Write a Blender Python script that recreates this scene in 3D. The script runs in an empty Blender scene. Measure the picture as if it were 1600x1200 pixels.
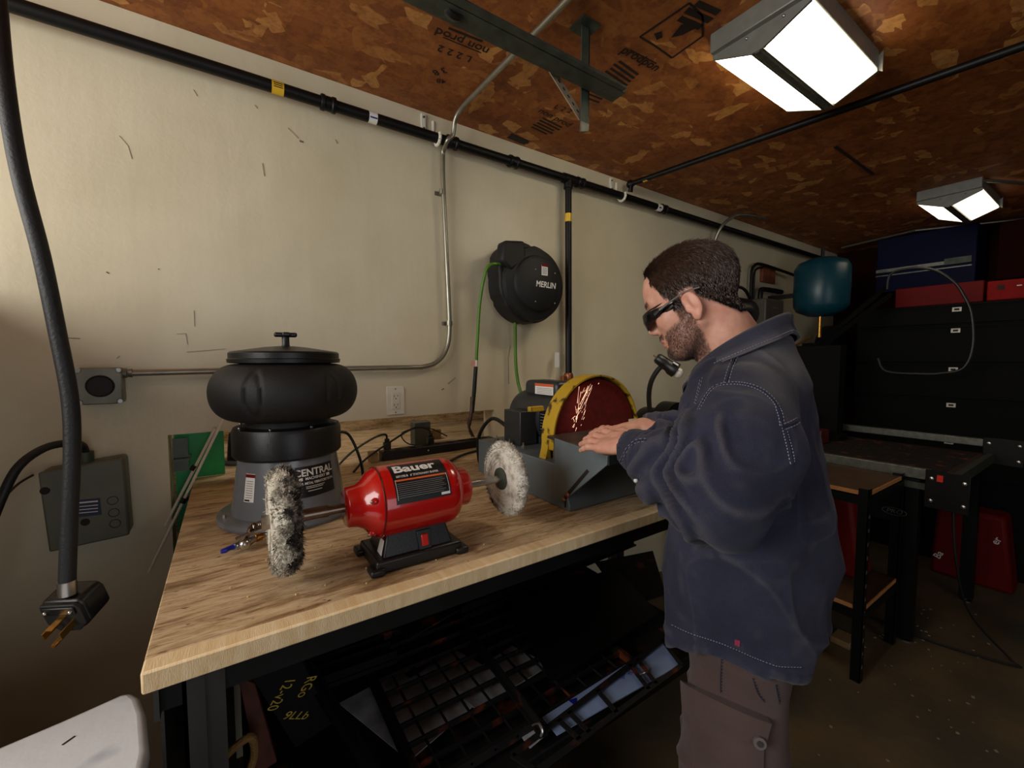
import bpy, bmesh, math, random
import numpy as np
from mathutils import Vector, Matrix
from mathutils.bvhtree import BVHTree
random.seed(7); rng = np.random.default_rng(7)
SC = bpy.context.scene
COL = SC.collection

# ------------------------------------------------------------------ camera
F, CX, CY, VX, VY = 660.0, 800.0, 600.0, 1783.0, 561.0
CAM = np.array([0.0, -1.69, 1.39])
PITCH = math.atan((CY - VY) / F)
AZ = math.atan((VX - CX) / (F / math.cos(PITCH)))
_fh = np.array([math.cos(AZ), math.sin(AZ), 0.0])
RIGHT = np.array([math.sin(AZ), -math.cos(AZ), 0.0])
FWD = _fh * math.cos(PITCH) + np.array([0, 0, -math.sin(PITCH)])
UP = np.cross(RIGHT, FWD)
cd = bpy.data.cameras.new('camera'); cam = bpy.data.objects.new('camera', cd); COL.objects.link(cam)
cd.sensor_width = 36; cd.lens = F / 1600 * 36; cd.clip_start = 0.01
cam.location = CAM
cam.rotation_euler = (math.pi / 2 - PITCH, 0, AZ - math.pi / 2)
SC.camera = cam
SC.view_settings.view_transform = 'Standard'; SC.view_settings.look = 'None'
SC.view_settings.gamma = 1; SC.view_settings.use_curve_mapping = False
SC.view_settings.exposure = 0.12

# ------------------------------------------------------------------ world and light
wd = bpy.data.worlds.new('world'); SC.world = wd; wd.use_nodes = True
wd.node_tree.nodes['Background'].inputs[0].default_value = (0.75, 0.85, 1.0, 1)
wd.node_tree.nodes['Background'].inputs[1].default_value = 0.03
def area(name, loc, target, sx, sy, power, color):
    l = bpy.data.lights.new(name, 'AREA'); l.shape = 'RECTANGLE'; l.size = sx; l.size_y = sy
    l.energy = power; l.color = color
    o = bpy.data.objects.new(name, l); COL.objects.link(o); o.location = loc
    o.rotation_euler = (Vector(target) - Vector(loc)).to_track_quat('-Z', 'Y').to_euler()
    return o
# daylight through the open garage door on the camera's left, and weaker light from the doorway behind
area('daylight_from_garage_door', (-1.75, -1.05, 1.80), (0.6, -0.55, 1.25), 1.8, 1.0, 44, (1.0, 0.975, 0.93))
area('daylight_from_doorway', (0.3, -4.2, 1.25), (0.8, -0.8, 0.8), 1.6, 1.9, 15, (0.90, 0.95, 1.0))
# the space behind the wall opening has a light of its own
area('light_behind_wall', (0.35, 0.45, 2.0), (0.35, 0.4, 0.98), 0.5, 0.3, 3, (1.0, 0.93, 0.82))
LAMP_EMIT = 13.0
LAMP_FAR_EMIT = 2.6

# ------------------------------------------------------------------ pixel helpers
def ray(x, y): return FWD + RIGHT * ((x - CX) / F) + UP * ((CY - y) / F)
def W(x, y, Y=0.0):
    d = ray(x, y); return CAM + d * ((Y - CAM[1]) / d[1])
def Bp(x, y, Z=0.98):
    d = ray(x, y); return CAM + d * ((Z - CAM[2]) / d[2])
def Xp(x, y, X):
    d = ray(x, y); return CAM + d * ((X - CAM[0]) / d[0])

# ------------------------------------------------------------------ materials
def S(r, g, b):
    f = lambda c: (c / 255 / 12.92) if c / 255 <= 0.04045 else ((c / 255 + 0.055) / 1.055) ** 2.4
    return (f(r), f(g), f(b), 1)
MATS = {}
def mat(name, col=(0.5, 0.5, 0.5, 1), rough=0.5, metal=0.0, var=0.12, vscale=30, bump=0.0, bscale=60, emit=None, estr=1.0,
        coat=0.0, col2=None, stretch=(1, 1, 1), trans=0.0, detail=4, sheen=0.0, alpha=1.0, thr=None, spec=0.5):
    if name in MATS: return MATS[name]
    m = bpy.data.materials.new(name); m.use_nodes = True; nt = m.node_tree; b = nt.nodes['Principled BSDF']
    b.inputs['Roughness'].default_value = rough; b.inputs['Metallic'].default_value = metal
    b.inputs['Coat Weight'].default_value = coat; b.inputs['Transmission Weight'].default_value = trans
    b.inputs['Sheen Weight'].default_value = sheen; b.inputs['Alpha'].default_value = alpha
    b.inputs['Specular IOR Level'].default_value = spec
    tc = nt.nodes.new('ShaderNodeTexCoord'); mp = nt.nodes.new('ShaderNodeMapping'); mp.inputs['Scale'].default_value = stretch
    nt.links.new(tc.outputs['Object'], mp.inputs['Vector'])
    n = nt.nodes.new('ShaderNodeTexNoise'); n.inputs['Scale'].default_value = vscale; n.inputs['Detail'].default_value = detail
    nt.links.new(mp.outputs[0], n.inputs['Vector'])
    r = nt.nodes.new('ShaderNodeValToRGB')
    lo, hi = (0.3, 0.7) if thr is None else thr
    r.color_ramp.elements[0].position = lo; r.color_ramp.elements[1].position = hi
    c2 = col2 or tuple(min(1, c * (1 + var)) for c in col[:3]) + (1,)
    c1 = col if col2 else tuple(c * (1 - var) for c in col[:3]) + (1,)
    r.color_ramp.elements[0].color = c1; r.color_ramp.elements[1].color = c2
    nt.links.new(n.outputs['Fac'], r.inputs[0]); nt.links.new(r.outputs[0], b.inputs['Base Color'])
    if bump:
        n2 = nt.nodes.new('ShaderNodeTexNoise'); n2.inputs['Scale'].default_value = bscale; n2.inputs['Detail'].default_value = 5
        nt.links.new(mp.outputs[0], n2.inputs['Vector'])
        bm_ = nt.nodes.new('ShaderNodeBump'); bm_.inputs['Strength'].default_value = bump; bm_.inputs['Distance'].default_value = 0.01
        nt.links.new(n2.outputs['Fac'], bm_.inputs['Height']); nt.links.new(bm_.outputs[0], b.inputs['Normal'])
    if emit:
        b.inputs['Emission Color'].default_value = emit; b.inputs['Emission Strength'].default_value = estr
    MATS[name] = m
    return m
def nodes_of(m): return m.node_tree, m.node_tree.nodes['Principled BSDF']

BLACK = mat('black_plastic', S(15, 15, 16), 0.40, var=0.2, bump=0.05, bscale=300)
BLACK_MATTE = mat('matte_black_rubber', S(14, 14, 15), 0.62, var=0.2, bump=0.1, bscale=250)
BLACK_METAL = mat('black_painted_steel', S(14, 14, 14), 0.45, metal=0.1, spec=.3, var=0.3, vscale=14)
STEEL_DARK = mat('dark_mill_steel', S(62, 62, 60), 0.5, metal=0.7, var=0.35, vscale=9, stretch=(1, 1, 0.3))
STEEL_SHEET = mat('bare_sheet_steel', S(150, 154, 158), 0.5, metal=0.1, var=0.3, vscale=18, col2=S(215, 218, 220))
STEEL_BLUE = mat('filmed_sheet_steel', S(150, 172, 215), 0.35, metal=0.15, var=0.15, vscale=8)
RUST = mat('rusty_steel', S(24, 22, 21), 0.75, metal=0.1, vscale=14, col2=S(140, 62, 24), thr=(0.58, 0.8), spec=.3)
CHROME = mat('bright_steel', S(190, 188, 182), 0.28, metal=1.0, var=0.15, vscale=40)
GALV = mat('galvanized_steel', S(120, 122, 112), 0.45, metal=0.75, var=0.25, vscale=40)
GALV_DARK = mat('weathered_galvanized_steel', S(74, 80, 70), 0.55, metal=0.5, var=0.3, vscale=25)
CONDUIT = mat('zinc_conduit', S(150, 146, 132), 0.35, metal=0.8, var=0.12, vscale=30)
GREY_BOX = mat('grey_cast_box', S(128, 130, 120), 0.5, metal=0.4, var=0.18, vscale=14, bump=0.1, bscale=60)
GREY_PANEL = mat('grey_enclosure_paint', S(104, 106, 92), 0.5, var=0.14, vscale=9)
GREY_PAINT = mat('grey_machine_paint', S(98, 108, 112), 0.4, var=0.12, vscale=12, coat=0.1)
GREY_TUMBLER = mat('grey_gloss_paint', S(108, 112, 118), 0.25, var=0.08, vscale=10, coat=0.3)
RED = mat('red_gloss_paint', S(190, 18, 14), 0.2, var=0.08, vscale=10, coat=0.6)
RED_DULL = mat('red_plastic', S(104, 8, 7), 0.6, var=0.12, vscale=10, spec=.2)
DISC_RED = mat('red_abrasive', S(112, 14, 10), 0.8, var=0.25, vscale=60, bump=0.25, bscale=700)
YELLOW = mat('worn_yellow_paint', S(196, 160, 40), 0.5, vscale=38, col2=S(70, 52, 22), thr=(0.55, 0.66), metal=0.1)
YELLOW_TAG = mat('yellow_sticker', S(222, 178, 40), 0.5, var=0.05)
WHITE = mat('white_print', S(232, 230, 224), 0.5, var=0.03)
OFFWHITE = mat('white_plastic', S(226, 222, 205), 0.4, var=0.05)
ORANGE = mat('orange_print', S(214, 96, 48), 0.5, var=0.05)
BLUE = mat('blue_plastic', S(22, 34, 150), 0.35, var=0.1)
BLUE_DARK = mat('dark_blue_paint', S(6, 9, 48), 0.6, var=0.1, spec=.15)
GREEN_HOSE = mat('green_hose', S(78, 124, 26), 0.45, var=0.12)
BRASS = mat('brass', S(190, 140, 70), 0.3, metal=0.9, var=0.1)
COPPER = mat('copper_fitting', S(150, 92, 60), 0.4, metal=0.7, var=0.15)
TEAL = mat('teal_paint', S(8, 66, 80), 0.35, var=0.1)
INK = mat('black_ink', S(26, 12, 6), 0.7, var=0.1)
PINE = mat('pine_block', S(150, 118, 78), 0.7, var=0.2, stretch=(1, 6, 6), vscale=8)
RING = mat('scribed_ring', S(40, 40, 36), .6)
SHAFT = mat('oiled_steel_shaft', S(120, 104, 92), 0.3, metal=0.9, var=0.2, vscale=60)
CAB = mat('charcoal_cabinet_paint', S(9, 10, 9), 0.7, var=0.1, spec=.15)

def wood_ply():
    m = mat('worn_plywood', S(150, 112, 66), 0.55); nt, b = nodes_of(m); nt.nodes.clear()
    o = nt.nodes.new('ShaderNodeOutputMaterial'); b = nt.nodes.new('ShaderNodeBsdfPrincipled'); nt.links.new(b.outputs[0], o.inputs[0])
    tc = nt.nodes.new('ShaderNodeTexCoord')
    def noise(sx, sy, sz, scale, detail=6, rough=0.6, dist=0.0):
        mp = nt.nodes.new('ShaderNodeMapping'); mp.inputs['Scale'].default_value = (sx, sy, sz)
        nt.links.new(tc.outputs['Object'], mp.inputs['Vector'])
        n = nt.nodes.new('ShaderNodeTexNoise'); n.inputs['Scale'].default_value = scale; n.inputs['Detail'].default_value = detail
        n.inputs['Roughness'].default_value = rough; n.inputs['Distortion'].default_value = dist
        nt.links.new(mp.outputs[0], n.inputs['Vector']); return n
    def ramp(n, stops):
        r = nt.nodes.new('ShaderNodeValToRGB'); e = r.color_ramp.elements
        while len(e) < len(stops): e.new(0.5)
        for i, (p, c) in enumerate(stops): e[i].position = p; e[i].color = c
        nt.links.new(n.outputs['Fac'], r.inputs[0]); return r
    def mix(f, a, c, mode='MIX'):
        x = nt.nodes.new('ShaderNodeMix'); x.data_type = 'RGBA'; x.blend_type = mode
        if isinstance(f, float): x.inputs[0].default_value = f
        else: nt.links.new(f, x.inputs[0])
        nt.links.new(a, x.inputs[6]); nt.links.new(c, x.inputs[7]); return x.outputs[2]
    base = ramp(noise(2.2, 14, 14, 4.5, 10, 0.72, 0.9), [(0.30, S(104, 76, 48)), (0.41, S(170, 136, 94)), (0.50, S(212, 182, 140)), (0.72, S(236, 214, 178))])
    fine = ramp(noise(3.5, 46, 46, 7, 8, 0.75, 0.8), [(0.32, (0.30, 0.24, 0.18, 1)), (0.50, (1, 1, 1, 1))])
    stain = ramp(noise(0.8, 2.6, 2, 3.2, 6, 0.6, 0.8), [(0.50, (0, 0, 0, 1)), (0.66, (.7, .7, .7, 1))])
    dark = ramp(noise(3, 3, 3, 8, 6, 0.7), [(0.3, S(88, 56, 30)), (0.8, S(120, 84, 50))])
    c = mix(0.75, base.outputs[0], fine.outputs[0], 'MULTIPLY')
    c = mix(stain.outputs[0], c, dark.outputs[0])
    spots = ramp(noise(1, 3, 1, 46, 2, 0.5), [(0.68, (0, 0, 0, 1)), (0.74, (1, 1, 1, 1))])
    c = mix(spots.outputs[0], c, dark.outputs[0])
    nt.links.new(c, b.inputs['Base Color']); b.inputs['Roughness'].default_value = 0.5
    bp = nt.nodes.new('ShaderNodeBump'); bp.inputs['Strength'].default_value = 0.25; bp.inputs['Distance'].default_value = 0.003
    nt.links.new(fine.outputs[0], bp.inputs['Height']); nt.links.new(bp.outputs[0], b.inputs['Normal'])
    return m
PLY = wood_ply()
EDGE = mat('pale_pine_edge', S(222, 190, 140), 0.55, vscale=7, stretch=(12, 1, 3), col2=S(240, 216, 174), bump=0.15, bscale=50, detail=6)

def osb():
    m = bpy.data.materials.new('oriented_strand_board'); m.use_nodes = True; nt, b = nodes_of(m)
    tc = nt.nodes.new('ShaderNodeTexCoord')
    def flake(scale, rot, sx, sy, off):
        d = nt.nodes.new('ShaderNodeTexNoise'); d.inputs['Scale'].default_value = 9; nt.links.new(tc.outputs['Object'], d.inputs['Vector'])
        add = nt.nodes.new('ShaderNodeVectorMath'); add.operation = 'MULTIPLY_ADD'
        nt.links.new(d.outputs['Color'], add.inputs[0]); add.inputs[1].default_value = (0.03, 0.03, 0)
        nt.links.new(tc.outputs['Object'], add.inputs[2])
        mp = nt.nodes.new('ShaderNodeMapping'); mp.inputs['Rotation'].default_value = (0, 0, rot)
        mp.inputs['Scale'].default_value = (sx, sy, 0); mp.inputs['Location'].default_value = off
        nt.links.new(add.outputs[0], mp.inputs['Vector'])
        v = nt.nodes.new('ShaderNodeTexVoronoi'); v.inputs['Scale'].default_value = scale; v.distance = 'CHEBYCHEV'
        nt.links.new(mp.outputs[0], v.inputs['Vector']); return v
    va = flake(8, 0.35, 1, 2.4, (0, 0, 0)); vb = flake(7.5, -0.5, 2.2, 1, (3.1, 1.7, 0)); vc = flake(10, 1.1, 1, 2.2, (7, 2, 0))
    def ramp(src, stops, interp='LINEAR'):
        r = nt.nodes.new('ShaderNodeValToRGB'); r.color_ramp.interpolation = interp; e = r.color_ramp.elements
        while len(e) < len(stops): e.new(0.5)
        for i, (p, c) in enumerate(stops): e[i].position = p; e[i].color = c
        nt.links.new(src, r.inputs[0]); return r.outputs[0]
    cols = [(0.0, S(138, 76, 30)), (0.3, S(150, 85, 33)), (0.6, S(158, 92, 38)), (0.86, S(168, 102, 44)), (0.93, S(200, 140, 74)), (1, S(208, 148, 80))]
    def rnd(v):
        s = nt.nodes.new('ShaderNodeSeparateColor'); nt.links.new(v.outputs['Color'], s.inputs[0]); return s
    sa, sb, sc_ = rnd(va), rnd(vb), rnd(vc)
    ca, cb, cc = ramp(sa.outputs[0], cols), ramp(sb.outputs[0], cols), ramp(sc_.outputs[0], cols)
    def mix(f, a, c):
        x = nt.nodes.new('ShaderNodeMix'); x.data_type = 'RGBA'; nt.links.new(f, x.inputs[0])
        nt.links.new(a, x.inputs[6]); nt.links.new(c, x.inputs[7]); return x.outputs[2]
    f1 = ramp(sb.outputs[1], [(0.0, (0, 0, 0, 1)), (0.45, (1, 1, 1, 1))], 'CONSTANT')
    f2 = ramp(sc_.outputs[1], [(0.0, (0, 0, 0, 1)), (0.6, (1, 1, 1, 1))], 'CONSTANT')
    c = mix(f2, mix(f1, ca, cb), cc)
    n = nt.nodes.new('ShaderNodeTexNoise'); n.inputs['Scale'].default_value = 34; n.inputs['Detail'].default_value = 9; n.inputs['Roughness'].default_value = .72
    nt.links.new(tc.outputs['Object'], n.inputs['Vector'])
    g = ramp(n.outputs['Fac'], [(0.36, (0.52, 0.42, 0.34, 1)), (0.56, (1, 1, 1, 1))])
    x = nt.nodes.new('ShaderNodeMix'); x.data_type = 'RGBA'; x.blend_type = 'MULTIPLY'; x.inputs[0].default_value = 0.8
    nt.links.new(c, x.inputs[6]); nt.links.new(g, x.inputs[7]); nt.links.new(x.outputs[2], b.inputs['Base Color'])
    b.inputs['Roughness'].default_value = 0.6
    bp = nt.nodes.new('ShaderNodeBump'); bp.inputs['Strength'].default_value = 0.3; bp.inputs['Distance'].default_value = 0.004
    nt.links.new(c, bp.inputs['Height']); nt.links.new(bp.outputs[0], b.inputs['Normal'])
    return m
OSB = osb()

def wall_paint():
    m = mat('cream_wall_paint', S(214, 206, 184), 0.42); nt, b = nodes_of(m); nt.nodes.clear()
    o = nt.nodes.new('ShaderNodeOutputMaterial'); b = nt.nodes.new('ShaderNodeBsdfPrincipled'); nt.links.new(b.outputs[0], o.inputs[0])
    tc = nt.nodes.new('ShaderNodeTexCoord')
    def noise(scale, detail=5, rough=0.55, sc=(1, 1, 1)):
        mp = nt.nodes.new('ShaderNodeMapping'); mp.inputs['Scale'].default_value = sc; nt.links.new(tc.outputs['Object'], mp.inputs[0])
        n = nt.nodes.new('ShaderNodeTexNoise'); n.inputs['Scale'].default_value = scale; n.inputs['Detail'].default_value = detail
        n.inputs['Roughness'].default_value = rough; nt.links.new(mp.outputs[0], n.inputs['Vector']); return n
    def ramp(n, stops):
        r = nt.nodes.new('ShaderNodeValToRGB'); e = r.color_ramp.elements
        while len(e) < len(stops): e.new(0.5)
        for i, (p, c) in enumerate(stops): e[i].position = p; e[i].color = c
        nt.links.new(n.outputs['Fac'], r.inputs[0]); return r
    a = ramp(noise(2.2), [(0.3, S(200, 190, 160)), (0.55, S(212, 202, 174)), (0.75, S(218, 209, 184))])
    d = ramp(noise(16, 8, 0.7), [(0.68, (0, 0, 0, 1)), (0.82, (1, 1, 1, 1))])
    dc = nt.nodes.new('ShaderNodeRGB'); dc.outputs[0].default_value = S(150, 138, 112)
    x = nt.nodes.new('ShaderNodeMix'); x.data_type = 'RGBA'
    ml = nt.nodes.new('ShaderNodeMath'); ml.operation = 'MULTIPLY'; ml.inputs[1].default_value = 0.35
    nt.links.new(d.outputs[0], ml.inputs[0]); nt.links.new(ml.outputs[0], x.inputs[0])
    nt.links.new(a.outputs[0], x.inputs[6]); nt.links.new(dc.outputs[0], x.inputs[7])
    nt.links.new(x.outputs[2], b.inputs['Base Color']); b.inputs['Roughness'].default_value = 0.38
    bp = nt.nodes.new('ShaderNodeBump'); bp.inputs['Strength'].default_value = 0.12; bp.inputs['Distance'].default_value = 0.005
    nt.links.new(noise(55, 6, 0.6).outputs['Fac'], bp.inputs['Height'])
    bp2 = nt.nodes.new('ShaderNodeBump'); bp2.inputs['Strength'].default_value = 0.13; bp2.inputs['Distance'].default_value = 0.02
    nt.links.new(noise(5, 3, 0.5, (1.6, 1, 0.35)).outputs['Fac'], bp2.inputs['Height']); nt.links.new(bp.outputs[0], bp2.inputs['Normal'])
    nt.links.new(bp2.outputs[0], b.inputs['Normal'])
    return m
WALL = wall_paint()
CONCRETE = mat('stained_concrete', S(104, 84, 56), 0.7, vscale=2.6, col2=S(70, 64, 50), bump=0.2, bscale=40, detail=9, thr=(0.35, 0.65))

# ------------------------------------------------------------------ mesh building
class MB:
    def __init__(s): s.v = []; s.f = []
    def add(s, vs, fs):
        n = len(s.v); s.v += [tuple(map(float, p)) for p in vs]; s.f += [tuple(i + n for i in f) for f in fs]; return s
    def box(s, x0, x1, y0, y1, z0, z1):
        return s.add([(x, y, z) for z in (z0, z1) for y in (y0, y1) for x in (x0, x1)],
                     [(0, 2, 3, 1), (4, 5, 7, 6), (0, 1, 5, 4), (2, 6, 7, 3), (0, 4, 6, 2), (1, 3, 7, 5)])
    def beam(s, p, q, w, h, upv=(0, 0, 1)):
        p, q = Vector(p), Vector(q); d = (q - p).normalized(); u = Vector(upv)
        sd = d.cross(u)
        if sd.length < 1e-3: sd = d.cross(Vector((1, 0, 0)))
        sd.normalize(); u = sd.cross(d)
        vs = [c + sd * a * w / 2 + u * b * h / 2 for c in (p, q) for (a, b) in ((-1, -1), (1, -1), (1, 1), (-1, 1))]
        return s.add(vs, [(3, 2, 1, 0), (4, 5, 6, 7), (0, 1, 5, 4), (1, 2, 6, 5), (2, 3, 7, 6), (3, 0, 4, 7)])
    def tube(s, pts, r, n=12, cap=True, smooth=0):
        pts = [Vector(p) for p in pts]
        if smooth: pts = catmull(pts, smooth)
        k = len(pts); rs = r if isinstance(r, (list, tuple)) else [r] * k
        if len(rs) != k: rs = [rs[0] + (rs[-1] - rs[0]) * i / (k - 1) for i in range(k)]
        prev = None; rings = []
        for i, p in enumerate(pts):
            t = (pts[min(i + 1, k - 1)] - pts[max(i - 1, 0)]).normalized()
            if prev is None:
                a = Vector((0, 0, 1)) if abs(t.z) < 0.9 else Vector((1, 0, 0)); x = t.cross(a).normalized()
            else:
                x = (prev - t * prev.dot(t)).normalized()
            prev = x; y = t.cross(x)
            rings.append([p + (x * math.cos(2 * math.pi * j / n) + y * math.sin(2 * math.pi * j / n)) * rs[i] for j in range(n)])
        vs = [v for g in rings for v in g]
        fs = [(i * n + j, i * n + (j + 1) % n, (i + 1) * n + (j + 1) % n, (i + 1) * n + j) for i in range(k - 1) for j in range(n)]
        if cap: fs += [tuple(range(n - 1, -1, -1)), tuple((k - 1) * n + j for j in range(n))]
        return s.add(vs, fs)
    def cyl(s, p, q, r, n=24): return s.tube([p, q], r, n)
    def lathe(s, prof, c=(0, 0, 0), axis='Z', n=48, squash=(1, 1)):
        # prof: list of (radius, height along axis)
        vs = []
        for (r, h) in prof:
            for j in range(n):
                a = 2 * math.pi * j / n; x, y = r * math.cos(a) * squash[0], r * math.sin(a) * squash[1]
                p = (x, y, h) if axis == 'Z' else ((h, x, y) if axis == 'X' else (y, h, x))
                vs.append((p[0] + c[0], p[1] + c[1], p[2] + c[2]))
        k = len(prof)
        fs = [(i * n + j, i * n + (j + 1) % n, (i + 1) * n + (j + 1) % n, (i + 1) * n + j) for i in range(k - 1) for j in range(n)]
        if prof[0][0] > 1e-6: fs.append(tuple(range(n - 1, -1, -1)))
        if prof[-1][0] > 1e-6: fs.append(tuple((k - 1) * n + j for j in range(n)))
        return s.add(vs, fs)
    def prism(s, poly, a, b, axis='Y'):
        # poly in the two other axes, extruded from a to b
        def P(u, v, h): return {'Y': (u, h, v), 'X': (h, u, v), 'Z': (u, v, h)}[axis]
        n = len(poly); vs = [P(u, v, a) for u, v in poly] + [P(u, v, b) for u, v in poly]
        return s.add(vs, [tuple(range(n)), tuple(range(2 * n - 1, n - 1, -1))] + [(i, i + n, (i + 1) % n + n, (i + 1) % n) for i in range(n)])
    def ball(s, c, r, n=16, m=10):
        if not isinstance(r, (tuple, list)): r = (r, r, r)
        vs = [(c[0], c[1], c[2] - r[2])]
        for i in range(1, m):
            t = -math.pi / 2 + math.pi * i / m
            for j in range(n):
                a = 2 * math.pi * j / n
                vs.append((c[0] + r[0] * math.cos(t) * math.cos(a), c[1] + r[1] * math.cos(t) * math.sin(a), c[2] + r[2] * math.sin(t)))
        vs.append((c[0], c[1], c[2] + r[2])); L = len(vs) - 1
        fs = [(0, 1 + (j + 1) % n, 1 + j) for j in range(n)]
        for i in range(m - 2):
            for j in range(n):
                a = 1 + i * n; fs.append((a + j, a + (j + 1) % n, a + n + (j + 1) % n, a + n + j))
        a = 1 + (m - 2) * n; fs += [(a + j, a + (j + 1) % n, L) for j in range(n)]
        return s.add(vs, fs)

def catmull(pts, n):
    out = []; k = len(pts)
    for i in range(k - 1):
        p0, p1, p2, p3 = pts[max(i - 1, 0)], pts[i], pts[i + 1], pts[min(i + 2, k - 1)]
        for j in range(n):
            t = j / n
            out.append(0.5 * ((2 * p1) + (p2 - p0) * t + (2 * p0 - 5 * p1 + 4 * p2 - p3) * t * t + (3 * p1 - p0 - 3 * p2 + p3) * t ** 3))
    out.append(pts[-1]); return out

def tag(o, label=None, cat=None, group=None, kind=None):
    if label: o['label'] = label
    if cat: o['category'] = cat
    if group: o['group'] = group
    if kind: o['kind'] = kind
    return o
def obj(name, mb, m, parent=None, bevel=0.0, seg=2, smooth=True, angle=35):
    me = bpy.data.meshes.new(name)
    me.from_pydata(mb.v, [], mb.f); me.update()
    b_ = bmesh.new(); b_.from_mesh(me); bmesh.ops.recalc_face_normals(b_, faces=b_.faces); b_.to_mesh(me); b_.free()
    return link(name, me, m, parent, bevel, seg, smooth, angle)
def link(name, me, m, parent=None, bevel=0.0, seg=2, smooth=True, angle=35):
    me.materials.clear(); me.materials.append(m)
    if smooth:
        me.polygons.foreach_set('use_smooth', [True] * len(me.polygons))
        me.set_sharp_from_angle(angle=math.radians(angle))
    o = bpy.data.objects.new(name, me); COL.objects.link(o)
    if parent is not None: 
        o.parent = parent
        off = root_offset(parent)
        me.transform(Matrix.Translation(-Vector(off)))
    if bevel:
        bv = o.modifiers.new('bevel', 'BEVEL'); bv.width = bevel; bv.segments = seg; bv.limit_method = 'ANGLE'; bv.angle_limit = math.radians(40)
    return o
def root_offset(p):
    off = Vector((0, 0, 0))
    while p is not None: off += p.location; p = p.parent
    return off
def thing(name, label, cat, loc=(0, 0, 0), group=None):
    o = bpy.data.objects.new(name, None); COL.objects.link(o); o.location = loc; o.empty_display_size = 0.1
    return tag(o, label, cat, group)
def struct(name, mb, m, **k): return tag(obj(name, mb, m, **k), kind='structure')
def copy_tree(o, parent=None):
    c = o.copy(); COL.objects.link(c); c.parent = parent
    for ch in [x for x in bpy.data.objects if x.parent == o]: copy_tree(ch, c)
    return c

def text_mesh(body, size, bold=0.0, shear=0.0, align='LEFT', spacing=1.0):
    c = bpy.data.curves.new('lettering', 'FONT'); c.body = body; c.size = size; c.offset = bold * size; c.shear = shear
    c.align_x = align; c.align_y = 'CENTER'; c.space_character = spacing; c.resolution_u = 3
    o = bpy.data.objects.new('lettering', c); COL.objects.link(o)
    dg = bpy.context.evaluated_depsgraph_get(); dg.update()
    me = bpy.data.meshes.new_from_object(o.evaluated_get(dg))
    bpy.data.objects.remove(o); return me
def text(name, body, size, origin, xdir, ydir, m, parent, bold=0.0, shear=0.0, align='CENTER', spacing=1.0, warp=None, sx=1.0):
    me = text_mesh(body, size, bold, shear, align, spacing)
    x = Vector(xdir).normalized(); y = Vector(ydir).normalized(); n = x.cross(y); o = Vector(origin)
    if warp:
        b_ = bmesh.new(); b_.from_mesh(me)
        ys = [v.co.y for v in b_.verts]; lo, hi = min(ys), max(ys); yy = lo + 0.003
        while yy < hi:
            bmesh.ops.bisect_plane(b_, geom=b_.verts[:] + b_.edges[:] + b_.faces[:], plane_co=(0, yy, 0), plane_no=(0, 1, 0)); yy += 0.003
        b_.to_mesh(me); b_.free()
        for v in me.vertices: v.co = warp(v.co.x * sx, v.co.y)
    else:
        for v in me.vertices: v.co = o + x * v.co.x * sx + y * v.co.y + n * v.co.z
    return link(name, me, m, parent, smooth=False)

# ------------------------------------------------------------------ the room
CEIL = 2.395
mb = MB()
mb.box(-1.6, -0.163, 0, 0.1, 0, CEIL + .05).box(-0.163, 1.036, 0, 0.1, 1.152, CEIL + .05).box(1.036, 4.95, 0, 0.1, 0, CEIL + .05).box(-0.163, 1.036, 0, 0.1, 0, 0.62)
struct('wall_back', mb, WALL)
mb = MB().box(-0.60, 1.5, 0.80, 0.83, 0, CEIL)
struct('wall_recess', mb, PLY)
# unseen block added left of the view to shade the lower wall
struct('shade_block_left', MB().box(-0.95, -0.62, -0.80, 0, 0, 1.58), WALL)
struct('floor', MB().box(-3.2, 5.0, -4.6, 0.6, -0.05, 0), CONCRETE)
ceiling = struct('ceiling', MB().box(-3.2, 5.0, -4.6, 0.1, CEIL, CEIL + .05), OSB)
DARKWALL = mat('dark_red_wall_paint', S(44, 14, 10), 0.9, spec=.1, var=0.25, vscale=3)
struct('wall_right', MB().box(4.9, 5.0, -4.6, 0.1, 0, CEIL + .05), DARKWALL)
struct('wall_front', MB().box(1.3, 5.0, -4.7, -4.6, 0, CEIL + .05), WALL)
# board strip along the top of the back wall
struct('trim_1', MB().box(-1.6, 4.9, -0.012, 0.0, 2.315, CEIL), WALL, bevel=0.003)
# short dark joint between two ceiling boards
p, q = Bp(1305, 228, CEIL), Bp(1365, 272, CEIL)
struct('trim_2', MB().beam((p[0], p[1], CEIL - .002), (q[0], q[1], CEIL - .002), 0.012, 0.006), mat('dark_seam', S(38, 16, 8), 0.8))

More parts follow.
